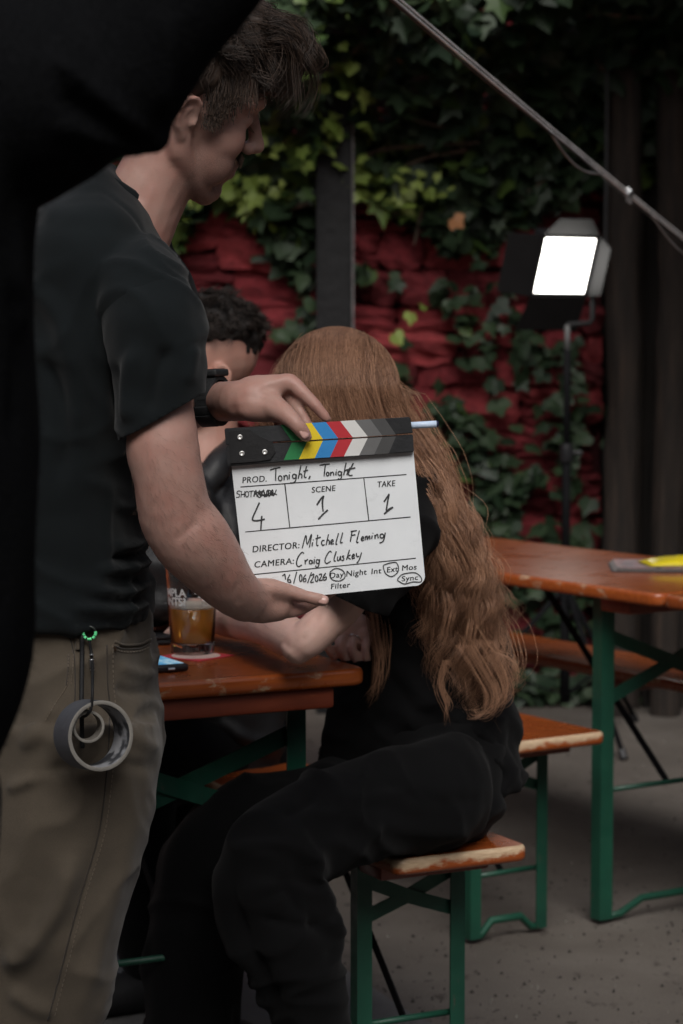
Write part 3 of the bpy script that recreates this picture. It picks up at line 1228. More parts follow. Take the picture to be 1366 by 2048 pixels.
# phone
ph = PZ(318, 1342, TZ)
phone = thing('phone', 'black cased phone with lit blue screen lying on the table', 'phone', (ph.x - 0.018, ph.y + 0.045, TZ), math.radians(27))
mb = MB()
mb.box((-0.037, -0.075, 0.0005), (0.037, 0.075, 0.0125))
mb.obj('case', MAT['black_plastic'], phone, bevel=0.005, seg=3)
sm = NT('lit_screen')
c = sm.ramp(sm.noise(38, 4, 0.6, (1, 0.6, 1)), [(0.3, (0.03, 0.16, 0.42)), (0.5, (0.12, 0.38, 0.62)), (0.65, (0.42, 0.62, 0.72))])
sm.base((0.01, 0.01, 0.012))
sm.l(c, sm.b.inputs['Emission Color'])
sm.set(Emission_Strength=0.55, Roughness=0.1)
mb = MB()
mb.box((-0.031, -0.066, 0.0126), (0.031, 0.066, 0.0130))
mb.obj('screen', sm.m, phone)
mb = MB()
mb.tube([(0.0, -0.0757, 0.006), (0.011, -0.0757, 0.006)], 0.0022, 8)
mb.obj('charging_port', MAT['steel'], phone)
wp = PZ(312, 1290, TZ)
wal = thing('wallet', 'flat black wallet lying behind the phone', 'wallet', (wp.x - 0.02, wp.y + 0.03, TZ), math.radians(15))
mb = MB()
mb.box((-0.058, -0.045, 0.0005), (0.058, 0.045, 0.009))
mb.obj('leather_flap', MAT['black_plastic'], wal, bevel=0.004)
mb = MB()
mb.box((-0.056, -0.043, 0.0095), (0.056, 0.043, 0.017))
mb.obj('leather_flap', MAT['black_plastic'], wal, bevel=0.0035)

# papers and yellow packet on the right table
qp = PZ(1300, 1142, TZ)
pap = thing('magazine', 'glossy grey magazine lying on the right table', 'magazine', (qp.x + 0.075, qp.y + 0.06, TZ), math.radians(-4))
mg = NT('printed_page')
c = mg.ramp(mg.noise(22, 3, 0.6, (1, 2, 1)), [(0.35, (0.02, 0.02, 0.025)), (0.45, (0.30, 0.28, 0.28)), (0.55, (0.40, 0.18, 0.17)), (0.62, (0.12, 0.15, 0.2)), (0.7, (0.42, 0.42, 0.42))])
mg.base(c)
mg.set(Roughness=0.35)
for k in range(4):
    V, F = [], []
    for i in range(13):
        xx = -0.16 + 0.32 * i / 12
        for yy in (-0.105, 0.105):
            for dz in (0, 0.0012):
                lift = 0.0004 + k * 0.003 + 0.008 * max(0, (xx - 0.02) / 0.14) ** 2 * (k / 3)
                V.append((xx + 0.004 * k, yy + 0.003 * k, lift + dz))
    for i in range(12):
        a, b = i * 4, (i + 1) * 4
        F += [(a, b, b + 2, a + 2), (a + 1, a + 3, b + 3, b + 1), (a, a + 1, b + 1, b), (a + 2, b + 2, b + 3, a + 3)]
    F += [(0, 2, 3, 1), (48, 49, 51, 50)]
    mesh_obj('page', V, F, mg.m if k == 3 else simple('paper_%d' % k, (0.03, 0.03, 0.035) if k == 0 else (0.22, 0.2, 0.19), 0.6), pap)
yp = thing('packet', 'crumpled bright yellow packet on the magazine at right', 'packet', (qp.x + 0.085, qp.y + 0.052, TZ + 0.0125), math.radians(8))
V, F = [], []
for i in range(15):
    for j in range(9):
        xx, yy = -0.095 + 0.19 * i / 14, -0.06 + 0.12 * j / 8
        e = 0.5 * math.sin(math.pi * i / 14) ** 0.5 * math.sin(math.pi * j / 8) ** 0.5
        V.append((xx, yy, 0.002 + 0.030 * e + 0.020 * e * noise.noise(Vector((xx * 30, yy * 30, 2)))))
for i in range(14):
    for j in range(8):
        a = i * 9 + j
        F.append((a, a + 9, a + 10, a + 1))
nb = len(V)
V += [(x, y, 0.0003) for x, y, z in V[:nb]]
F += [tuple(nb + k for k in reversed(f)) for f in list(F)]
for i in range(14):
    a = i * 9
    F.append((a, nb + a, nb + a + 9, a + 9))
    a = i * 9 + 8
    F.append((a, a + 9, nb + a + 9, nb + a))
for j in range(8):
    F.append((j, j + 1, nb + j + 1, nb + j))
    a = 14 * 9 + j
    F.append((a, nb + a, nb + a + 1, a + 1))
mesh_obj('wrapper', V, F, simple('yellow_film', (0.62, 0.50, 0.015), 0.3, 0.12, 20, 0.3, 60), yp, smooth=True)

# ================================================================== LED film light on its stand
SY = 7.4
foot = PZ(1140, 1492, 0)
lx = P(1133, 900, SY).x
lamp = thing('led_light', 'lit square film lamp with barn doors on a black stand', 'lamp', (lx, SY, 0))
pc = P(1129, 531, SY - 0.05) - Vector((lx, SY, 0))
psi, tau = math.radians(25), math.radians(23)
Rl = Matrix.Rotation(psi, 4, 'Z') @ Matrix.Rotation(tau, 4, 'X')      # local: x across, -y forward, z up; leaning forward-down
ML = Matrix.Translation(pc) @ Rl
S = 0.093
mb = MB()
mb.box((-S - 0.014, 0.004, -S - 0.014), (S + 0.014, 0.055, S + 0.014), M=ML)
mb.obj('housing', MAT['black_plastic'], lamp, bevel=0.006)
em = NT('diffuser_glow')
em.base((0.9, 0.9, 0.9))
em.b.inputs['Emission Color'].default_value = (1.0, 0.97, 0.91, 1)
em.set(Emission_Strength=7.0)
mb = MB()
mb.box((-S, -0.002, -S), (S, 0.003, S), M=ML)
mb.obj('diffuser', em.m, lamp)
mb = MB()
for a, b in (((-S - 0.014, -0.004, S), (S + 0.014, 0.003, S + 0.014)), ((-S - 0.014, -0.004, -S - 0.014), (S + 0.014, 0.003, -S)), ((-S - 0.014, -0.004, -S), (-S, 0.003, S)), ((S, -0.004, -S), (S + 0.014, 0.003, S))):
    mb.box(a, b, M=ML)
mb.obj('bezel', MAT['black_plastic'], lamp)
door_mat = simple('matt_black_sheet', (0.007, 0.007, 0.008), 0.75, 0.2, 20, 0.1, 90)


def barn_door(p0, p1, out, length, f0, f1):
    p0, p1, out = Vector(p0), Vector(p1), Vector(out).normalized()
    e = (p1 - p0).normalized()
    q0, q1 = p0 + out * length - e * f0, p1 + out * length + e * f1
    nrm = e.cross(out).normalized() * 0.001
    V = [p0 - nrm, p1 - nrm, q1 - nrm, q0 - nrm, p0 + nrm, p1 + nrm, q1 + nrm, q0 + nrm]
    V = [tuple(ML @ v) for v in V]
    return mesh_obj('barn_door', V, [(0, 1, 2, 3), (7, 6, 5, 4), (0, 4, 5, 1), (1, 5, 6, 2), (2, 6, 7, 3), (3, 7, 4, 0)], door_mat, lamp)


E_ = S + 0.012
barn_door((-E_, -0.006, E_), (E_, -0.006, E_), (0, -0.62, 0.78), 0.10, -0.01, -0.085)
barn_door((E_, -0.006, -E_), (-E_, -0.006, -E_), (0, 0.25, -0.97), 0.135, 0.01, 0.01)
barn_door((-E_, -0.006, -E_), (-E_, -0.006, E_), (-0.97, 0.22, 0), 0.115, -0.005, -0.005)
barn_door((E_, -0.006, E_), (E_, -0.006, -E_), (0.18, -0.98, 0), 0.062, -0.02, -0.03)
mb = MB()
yk = [Vector((S + 0.03, 0.03, 0.0)), Vector((S + 0.03, 0.03, -0.12))]
y0 = ML @ yk[0]
mb.tube([y0, (y0.x, y0.y, pc.z - 0.17), (y0.x - 0.01, y0.y, pc.z - 0.185), (0, 0.0, pc.z - 0.19)], 0.009, 8)
mb.obj('yoke', simple('grey_bracket', (0.010, 0.010, 0.011), 0.8, 0.2, 20, 0.1, 90), lamp, smooth=True)
mb = MB()
mb.tube([(0, 0, pc.z - 0.30), (0, 0, pc.z - 0.19)], 0.009, 10)
mb.obj('spigot', simple('dull_spigot', (0.09, 0.09, 0.09), 0.6), lamp, smooth=True)
for z0, z1, r in ((0.12, 0.55, 0.0165), (0.5, 0.95, 0.014), (0.92, pc.z - 0.27, 0.0115)):
    mb = MB()
    mb.tube([(0, 0, z0), (0, 0, z1)], r, 12)
    mb.obj('pole', MAT['black_metal'], lamp, smooth=True)
for zc in (0.53, 0.94):
    mb = MB()
    mb.tube([(0, 0, zc - 0.03), (0, 0, zc + 0.03)], 0.022, 12)
    mb.tube([(0.02, 0, zc), (0.05, -0.005, zc)], 0.009, 8)
    mb.obj('collar', MAT['black_plastic'], lamp, bevel=0.002)
for k in range(3):
    a = math.radians(-70 + 120 * k)
    mb = MB()
    d = Vector((math.cos(a), math.sin(a), 0))
    mb.tube([Vector((0, 0, 0.48)) + d * 0.02, Vector((0, 0, 0.02)) + d * 0.42], 0.009, 8)
    lg = mb.obj('leg', MAT['black_metal'], lamp, smooth=True)
    mb = MB()
    mb.tube([Vector((0, 0, 0.03)) + d * 0.41, Vector((0, 0, 0.006)) + d * 0.43], 0.013, 8)
    mb.obj('rubber_foot', MAT['black_plastic'], lg)
    mb = MB()
    mb.bar(Vector((0, 0, 0.15)) + d * 0.015, Vector((0, 0, 0.22)) + d * 0.245, 0.012, 0.004)
    mb.obj('brace', MAT['black_metal'], lamp)

# ================================================================== wire with its cable across the upper right
def wire_pt(s):
    a, b = P(500, -245, 3.6), P(1720, 752, 7.9)
    # picture-straight: a straight line in space
    return a.lerp(b, s) - Vector((0, 0, 0.02 * math.sin(math.pi * min(1, max(0, s)))))


wire = thing('overhead_wire', 'taut steel wire with dark cable twisted round it crossing upper right', 'wire', wire_pt(0.5))
w0 = wire.location.copy()
mb = MB()
mb.tube([wire_pt(s) - w0 for s in np.linspace(0, 1, 40)], 0.0023, 8)
mb.tube([wire_pt(s) - w0 + Vector((0.003, 0, 0.0068)) for s in np.linspace(0.0, 1, 40)], 0.0019, 6)
mb.obj('steel_wire', simple('weathered_wire', (0.8, 0.81, 0.82), 0.38, 0.2, 20, 0, metallic=0.25), wire, smooth=True)
mb = MB()
pts = []
for s in np.linspace(0, 1, 160):
    sag = 0.010 + 0.012 * max(0, noise.noise(Vector((s * 7.0, 3, 0))))
    pts.append(wire_pt(s) - w0 + Vector((0.010 * math.sin(s * 26), 0.008 * math.cos(s * 26), -sag * (0.6 + 0.6 * math.sin(s * 26)))))
mb.tube(pts, 0.0024, 6)
mb.obj('power_cable', MAT['black_plastic'], wire, smooth=True)
mb = MB()
pts = [wire_pt(s) - w0 + Vector((0, 0, -0.03 * math.sin(math.pi * (s - 0.30) / 0.08) ** 1)) for s in np.linspace(0.30, 0.38, 14)]
mb.tube(pts, 0.0024, 6)
MAT['lead'] = simple('grey_lead', (0.2, 0.2, 0.205), 0.5)
mb.obj('loose_lead', MAT['lead'], wire, smooth=True)
mb = MB()
pts = [wire_pt(s) - w0 + Vector((0, 0, -0.035 * math.sin(math.pi * (s - 0.46) / 0.12))) for s in np.linspace(0.46, 0.58, 18)]
mb.tube(pts, 0.0022, 6)
mb.obj('loose_lead', MAT['lead'], wire, smooth=True)
# clip where the lead is fixed to the wire
best = min(np.linspace(0, 1, 400), key=lambda s: abs(proj([wire_pt(s)])[0][0] - 1257))
cpt = wire_pt(best) - w0
mb = MB()
d = (wire_pt(1) - wire_pt(0)).normalized()
for k in (-1, 1):
    mb.bar(cpt + d * (k * 0.010) + Vector((0, -0.004, 0.016)), cpt + d * (k * 0.010) + Vector((0, -0.004, -0.018)), 0.007, 0.010, up=(0, 1, 0))
mb.bar(cpt - d * 0.016 + Vector((0, -0.006, 0.002)), cpt + d * 0.016 + Vector((0, -0.006, 0.002)), 0.014, 0.012, up=(0, 1, 0))
mb.tube([cpt + Vector((0, -0.02, 0.008)), cpt + Vector((0, 0.01, 0.008))], 0.004, 8)
mb.obj('wire_clamp', MAT['steel'], wire, bevel=0.001)
# crumpled plastic bag on the ground beyond the standing man's leg
bp = PZ(258, 2010, 0)
V, F = ellipsoid_mesh((0, 0, 0.075), (0.075, 0.07, 0.085), nu=28, nv=18)
V = np.array([v + np.array(noise.noise_vector(Vector(v * 22)) + noise.noise_vector(Vector(v * 55)) * 0.4) * 0.022 for v in V])
V[:, 2] = np.maximum(V[:, 2], 0.002)
pb = NT('cloudy_plastic_film')
pb.base((0.16, 0.17, 0.19))
pb.set(Roughness=0.18, Transmission_Weight=0.4, Specular_IOR_Level=0.6)
o = mesh_obj('plastic_bag', V, F, pb.m)
o.location = (bp.x, bp.y, 0)
tag(o, 'crumpled clear plastic bag on the ground behind the khaki trouser leg', 'bag')


# ================================================================== film slate
SLY = 3.07
SLATE_N = Matrix.Rotation(math.radians(2), 3, 'Z') @ Vector((0, -1, 0))
SLATE_O = P(650, 1010, SLY)


def on_slate(px, py, lift=0.0):
    a, b = (px - CX) / FPX, (CY - py) / FPX
    d = Vector((a, b * SP + CP, b * CP - SP))
    o = Vector((0, 0, CAM_H))
    t = (SLATE_O - o).dot(SLATE_N) / d.dot(SLATE_N)
    return o + d * t + SLATE_N * lift


slate = thing('film_slate', 'white clapperboard with coloured sticks and black handwriting held up before the woman', 'clapperboard', SLATE_O)


def slab(name, outline, l0, l1, mat, parent, bevel=0.0):
    """a plate with the given outline (read off the board), between two heights above the board's plane"""
    n = len(outline)
    V = [on_slate(x, y, l1) for x, y in outline] + [on_slate(x, y, l0) for x, y in outline]
    F = [tuple(range(n)), tuple(range(2 * n - 1, n - 1, -1))] + [(j, n + j, n + (j + 1) % n, (j + 1) % n) for j in range(n)]
    mb = MB()
    mb.add(np.array([tuple(v) for v in V]) - np.array(SLATE_O), F)
    o = mb.obj(name, mat, parent)
    bm = bmesh.new()
    bm.from_mesh(o.data)
    bmesh.ops.recalc_face_normals(bm, faces=bm.faces)
    if bevel:
        bmesh.ops.bevel(bm, geom=bm.edges[:], offset=bevel, segments=2, affect='EDGES', clamp_overlap=True)
    bm.to_mesh(o.data)
    bm.free()
    return o


bt = NT('white_acrylic_board')
c = bt.ramp(bt.noise(9, 5, 0.6), [(0.3, (0.74, 0.77, 0.79)), (0.7, (0.83, 0.86, 0.88))])
c = bt.mix(bt.ramp(bt.noise(26, 5, 0.75, (1, 1, 1.6)), [(0.58, 0.0), (0.75, 0.30)]), c, (0.44, 0.47, 0.48))
bt.base(c)
bt.set(Roughness=0.32, Specular_IOR_Level=0.45)
# outline with the rounded lower corners
out = [(461, 915), (826, 893)]
def arc(cx, cy, r, a0, a1, n=7):
    return [(cx + r * math.cos(math.radians(a0 + (a1 - a0) * k / n)), cy - r * math.sin(math.radians(a0 + (a1 - a0) * k / n))) for k in range(n + 1)]
out += arc(829, 1151, 21, -6, -96)
out += arc(509, 1186, 18, -96, -186)
slab('board', out, -0.0045, 0.0, bt.m, slate)
stick = simple('black_stick_lacquer', (0.022, 0.023, 0.025), 0.45, 0.3, 15, 0.12, 200)


def lin(a, b, t):
    return (a[0] + (b[0] - a[0]) * t, a[1] + (b[1] - a[1]) * t)


TL, TR, ML_, MR_, BL, BR = (449, 857), (819, 834), (452, 891), (825, 867.5), (456, 932), (827, 903)
up = slab('upper_stick', [TL, TR, (825, 866), (452, 889.5)], -0.006, 0.011, stick, slate, 0.001)
lo = slab('lower_stick', [(452, 892), (825, 868.8), BR, BL], -0.006, 0.010, stick, slate, 0.001)
cols = {'green': (0.03, 0.20, 0.07), 'yellow': (0.72, 0.55, 0.03), 'blue': (0.04, 0.24, 0.56), 'red': (0.46, 0.035, 0.045), 'white': (0.66, 0.66, 0.64), 'grey': (0.14, 0.14, 0.14), 'dark': (0.07, 0.07, 0.07)}
smat = {k: simple(k + '_stripe', v, 0.42, 0.08, 20, 0.05, 200) for k, v in cols.items()}


def q4(x, y):
    return (440 + x / 3.1045, 830 + y / 3.1045)


mid = [445, 540, 637, 732, 822, 915, 1005, 1090]
top = [375, 470, 567, 657, 745, 835, 930, 1020]
bot = [395, 490, 587, 682, 768, 862, 955, 1045]
def ymid(x): return 155 - (x - 600) * 0.0605 + 0.0
def ytop(x): return 36 - (x - 700) * 0.0625
def ybot(x): return 268 - (x - 600) * 0.0625
for i, k in enumerate(['green', 'yellow', 'blue', 'red', 'white', 'grey', 'dark']):
    a, b = i, i + 1
    slab('stripe', [q4(top[a], ytop(top[a]) + 3), q4(top[b], ytop(top[b]) + 3), q4(mid[b], ymid(mid[b]) - 5), q4(mid[a], ymid(mid[a]) - 5)], 0.0108, 0.0113, smat[k], up)
    slab('stripe', [q4(mid[a], ymid(mid[a]) + 5), q4(mid[b], ymid(mid[b]) + 5), q4(bot[b], ybot(bot[b]) - 3), q4(bot[a], ybot(bot[a]) - 3)], 0.0098, 0.0103, smat[k], lo)
plate = slab('hinge_plate', [(457, 862), (500, 858)] + [(520, 872), (546, 884), (551, 903), (540, 918), (515, 922), (461, 926)], 0.0105, 0.0125, simple('black_hinge', (0.012, 0.012, 0.013), 0.5, 0.2, 20, 0.1, 200), slate)
for x, y in ((480, 873.5), (484, 906), (529.5, 903)):
    mb = MB()
    n = 14
    V, F = [], []
    for r, h in ((0.0037, 0.0126), (0.0035, 0.0140), (0.0021, 0.0142), (0.0016, 0.0129)):
        c0 = on_slate(x, y, h) - SLATE_O
        ex, ez = Vector((1, 0, 0)), Vector((0, 0, 1))
        for j in range(n):
            a = 2 * math.pi * j / n
            V.append(tuple(c0 + ex * (r * math.cos(a)) + ez * (r * math.sin(a))))
    for i in range(3):
        for j in range(n):
            F.append((i * n + j, i * n + (j + 1) % n, (i + 1) * n + (j + 1) % n, (i + 1) * n + j))
    F.append(tuple(3 * n + j for j in range(n)))
    mesh_obj('rivet', V, F, simple('nickel', (0.75, 0.75, 0.73), 0.3, 0.1, 20, 0, metallic=0.6), plate, smooth=True)

ink = simple('black_print', (0.012, 0.012, 0.013), 0.6, 0.1, 20, 0)
pen = simple('marker_ink', (0.035, 0.036, 0.038), 0.55, 0.35, 60, 0)


def cA(x, y): return (460 + x / 5.0593, 910 + y / 5.0593)
def cB(x, y): return (480 + x / 4.4065, 1040 + y / 4.4065)
def cC(x, y): return (640 + x / 6.2091, 1100 + y / 6.2091)
def c3(x, y): return (360 + x / 2.5296, 700 + y / 2.5296)


def printed(s, f, x0, y0, x1, y1, cap, bold=0.0, shear=0.12):
    V, F = text_mesh(s, 1.08, bold)
    w = V[:, 0].max()
    x00 = V[:, 0].min()
    Hc = 0.72
    V = V.copy()
    xs = (V[:, 0] - x00) / (w - x00)
    W = []
    for t, y in zip(xs, V[:, 1] / Hc):
        bx, by = x0 + (x1 - x0) * t, y0 + (y1 - y0) * t
        W.append(tuple(on_slate(*f(bx + cap * y * shear * 0.6, by - cap * y), 0.0004) - SLATE_O))
    # a second impression a hair to the right gives the bold stroke
    n = len(W)
    W2 = []
    for t, y in zip(xs, V[:, 1] / Hc):
        bx, by = x0 + (x1 - x0) * t + cap * 0.05, y0 + (y1 - y0) * t
        W2.append(tuple(on_slate(*f(bx + cap * y * shear * 0.6, by - cap * y), 0.0005) - SLATE_O))
    return mesh_obj('lettering', W + W2, list(F) + [tuple(n + i for i in q) for q in F], ink, slate)


for a in (('PROD.', cA, 125, 285, 368, 268, 64), ('ROLL', cA, 240, 420, 440, 408, 55), ('SCENE', cA, 825, 382, 1062, 362, 60), ('TAKE', c3, 997, 695, 1086, 688, 31),
          ('DIRECTOR:', cB, 110, 285, 520, 247, 58), ('CAMERA:', cB, 125, 420, 472, 385, 56),
          ('Day', cC, 122, 350, 290, 333, 70), ('Night', cC, 325, 327, 575, 303, 72), ('Int', cC, 637, 298, 758, 286, 70), ('Ext', cC, 830, 278, 962, 264, 70),
          ('Mos', cC, 1017, 255, 1195, 240, 70), ('Sync', cC, 1012, 388, 1213, 368, 66), ('Filter', cC, 135, 485, 370, 462, 70)):
    printed(*a)


def ribbon(mb, pts, w, lift=0.0008, sub=5):
    A = catmull(np.array(pts, float), sub) if len(pts) > 2 else catmull(np.array(pts, float), 3)
    W = [on_slate(x, y, lift) for x, y in A]
    V, F = [], []
    for i, p in enumerate(W):
        d = (W[min(i + 1, len(W) - 1)] - W[max(i - 1, 0)])
        if d.length < 1e-9:
            d = Vector((1, 0, 0))
        s = d.cross(SLATE_N).normalized() * (w * 0.5 * (1 + 0.25 * noise.noise(Vector((i * 0.7, pts[0][0], 0)))))
        V += [tuple(p + s - SLATE_O), tuple(p - s - SLATE_O)]
    for i in range(len(W) - 1):
        F.append((2 * i, 2 * i + 1, 2 * i + 3, 2 * i + 2))
    mb.add(V, F)


for a, b in (((481, 974), (813, 949)), ((569.7, 968), (579.6, 1055.7)), ((727.6, 956), (737.5, 1040.8)), ((490.6, 1063.8), (821, 1034)), ((500, 1149.8), (831.7, 1116.4))):
    mb = MB()
    ribbon(mb, [a, b], 0.0014, 0.0003)
    mb.obj('rule_line', ink, slate)


def oval(cx, cy, rx, ry, a0=-60, sweep=370, n=12):
    return [(cx + rx * math.cos(math.radians(a0 - sweep * k / n)), cy - ry * math.sin(math.radians(a0 - sweep * k / n)) * -1) for k in range(n + 1)]


def write(strokes, f, w):
    mb = MB()
    for k, s in enumerate(strokes):
        ribbon(mb, [f(*p) for p in s], w, 0.0007 + 0.00002 * k)
    return mb.obj('handwriting', pen, slate)


write([[(405, 150), (460, 135), (510, 125)], [(465, 130), (462, 200), (462, 260)], oval(508, 235, 18, 25), [(545, 205), (547, 230), (548, 255)], [(548, 225), (565, 205), (578, 215), (582, 250)],
       [(600, 195), (598, 245)], [(605, 178), (606, 172)], oval(650, 215, 18, 22), [(672, 195), (665, 255), (640, 280), (608, 280)], [(718, 105), (703, 175), (690, 240)], [(695, 205), (715, 190), (728, 205), (725, 235)],
       [(775, 110), (752, 215), (775, 225)], [(742, 165), (790, 152)], [(812, 210), (797, 243)]], cA, 0.0017)
write([[(905, 103), (960, 95), (1008, 90)], [(965, 97), (957, 160), (952, 215)], oval(988, 192, 13, 18), [(1018, 170), (1018, 210)], [(1018, 190), (1035, 172), (1048, 185), (1048, 207)], [(1075, 165), (1070, 205)],
       [(1078, 152), (1079, 147)], oval(1110, 185, 17, 20), [(1130, 165), (1128, 225), (1110, 245), (1092, 238)], [(1175, 75), (1162, 140), (1150, 205)], [(1155, 170), (1180, 150), (1190, 165), (1185, 200)],
       [(1248, 80), (1200, 180), (1210, 205), (1240, 203)], [(1175, 150), (1268, 128)], [(1215, 125), (1180, 200)]], cA, 0.0017)
write([[(110, 368), (85, 362), (70, 385), (95, 400), (90, 425), (62, 428)], [(118, 365), (110, 428)], [(150, 365), (145, 425)], [(113, 400), (148, 395)], oval(172, 395, 17, 28), [(192, 368), (240, 362)], [(215, 366), (212, 425)]], cA, 0.0012)
write([[(240, 420), (262, 355), (275, 420), (300, 355), (310, 425), (340, 350), (352, 425), (385, 350), (395, 420), (430, 350), (440, 410), (470, 350)],
       [(245, 365), (300, 430), (330, 360), (370, 420), (400, 355), (440, 415), (410, 375), (475, 400)], [(250, 400), (300, 370), (350, 415), (400, 385), (440, 375)]], cA, 0.0014)
write([[(298, 480), (262, 560), (228, 640), (240, 662), (290, 662), (352, 648)], [(322, 615), (316, 690), (312, 760)]], cA, 0.0021)
write([[(878, 505), (915, 450), (948, 412)], [(948, 412), (935, 480), (942, 570)], [(893, 650), (940, 600), (990, 555)]], cA, 0.0022)
write([[(1032, 768), (1058, 728)], [(1058, 728), (1050, 770), (1043, 812)], [(1033, 830), (1055, 806), (1078, 795)], [(1078, 795), (1050, 815), (1037, 826)]], c3, 0.0021)
write([[(548, 248), (580, 135), (592, 215), (630, 125), (612, 240)], [(640, 195), (635, 230)], [(645, 178), (646, 172)], [(685, 130), (675, 215), (692, 222)], [(665, 165), (712, 150)], [(745, 180), (728, 180), (718, 200), (728, 222), (745, 215)],
       [(780, 125), (758, 220)], [(762, 190), (778, 175), (788, 190), (785, 215)], [(800, 200), (822, 185), (815, 172), (802, 185), (803, 210), (828, 205)], [(868, 115), (845, 205), (858, 212)], [(905, 110), (885, 195), (905, 195)]], cB, 0.0016)
write([[(988, 95), (972, 190)], [(975, 100), (1030, 92)], [(982, 135), (1018, 128)], [(1052, 92), (1028, 190), (1045, 195)], [(1070, 170), (1090, 158), (1082, 145), (1068, 165), (1075, 182), (1092, 175)],
       [(1105, 140), (1102, 178)], [(1104, 155), (1120, 140), (1122, 172), (1140, 138), (1145, 170)], [(1165, 135), (1160, 165)], [(1171, 118), (1172, 113)], [(1188, 130), (1190, 165)], [(1190, 145), (1210, 125), (1218, 160)],
       oval(1250, 140, 16, 18), [(1280, 110), (1268, 170), (1250, 195), (1228, 200)]], cB, 0.0016)
write([[(565, 295), (545, 285), (510, 330), (498, 385), (515, 410), (545, 395)], [(572, 350), (575, 390)], [(575, 365), (598, 345)], oval(622, 370, 12, 16), [(636, 352), (638, 385)], [(655, 345), (652, 385)], [(660, 330), (661, 325)],
       oval(685, 365, 14, 17), [(702, 345), (695, 395), (678, 420), (665, 400)]], cB, 0.0016)
write([[(808, 285), (790, 275), (762, 315), (748, 360), (765, 382), (800, 362)], [(848, 275), (828, 350), (845, 362)], [(862, 320), (858, 352), (875, 352), (885, 318), (888, 355)], [(918, 315), (902, 320), (915, 338), (910, 355), (895, 352)],
       [(965, 262), (938, 350)], [(975, 305), (948, 325), (975, 345)], [(990, 325), (1008, 312), (1000, 300), (988, 318), (992, 340), (1012, 330)], [(1025, 290), (1030, 320), (1050, 318)], [(1072, 285), (1050, 350), (1028, 380)]], cB, 0.0016)
write([[(372, 492), (395, 475)], [(395, 475), (402, 525)], [(440, 480), (420, 520), (425, 545), (448, 548), (440, 525), (422, 530)], [(500, 455), (472, 560)], oval(535, 510, 11, 30), [(580, 480), (560, 510), (560, 540), (580, 538), (578, 515), (562, 520)],
       [(630, 460), (595, 555)], [(628, 490), (648, 475), (648, 500), (622, 548), (650, 545)], oval(675, 515, 12, 26), [(695, 480), (718, 475), (715, 500), (698, 530), (728, 528)], [(755, 465), (732, 505), (738, 528), (760, 520), (758, 500), (738, 508)]], cB, 0.0015)
for ring in ([(125, 270), (190, 228), (270, 245), (310, 300), (300, 350), (240, 382), (160, 370), (122, 320), (125, 270)],
             [(790, 185), (870, 160), (945, 155), (975, 220), (960, 280), (890, 328), (820, 295), (790, 230), (785, 190)],
             [(1005, 310), (1060, 290), (1175, 280), (1235, 315), (1262, 360), (1245, 395), (1150, 395), (1050, 420), (985, 390), (962, 365), (1005, 310)]):
    mb = MB()
    ribbon(mb, [cC(*p) for p in ring], 0.0013, 0.0009)
    mb.obj('handwritten_ring', pen, slate)

# marker pen tucked behind the board
ma, mbb = P(700, 858, SLY + 0.013), P(873, 848, SLY + 0.013)
marker = thing('marker_pen', 'white marker pen with dark tip poking out beside the clapper sticks', 'pen', (ma + mbb) / 2)
mb = MB()
o0 = np.array(marker.location)
d = (mbb - ma).normalized()
mb.tube([ma - marker.location, mbb - d * 0.036 - marker.location], 0.0042, 14)
mb.obj('barrel', simple('white_barrel', (0.72, 0.74, 0.76), 0.35, 0.05, 20, 0), marker, smooth=True)
mb = MB()
mb.tube([mbb - d * 0.036 - marker.location, mbb - marker.location], [0.0047, 0.0047], 14)
mb.obj('cap', simple('pale_blue_cap', (0.55, 0.66, 0.82), 0.35, 0.15, 60, 0), marker, smooth=True)
mb = MB()
mb.tube([mbb - marker.location, mbb + d * 0.0028 - marker.location], [0.0046, 0.0040], 14)
mb.obj('end_plug', simple('navy_plug', (0.01, 0.014, 0.05), 0.4, 0.1, 20, 0), marker, smooth=True)


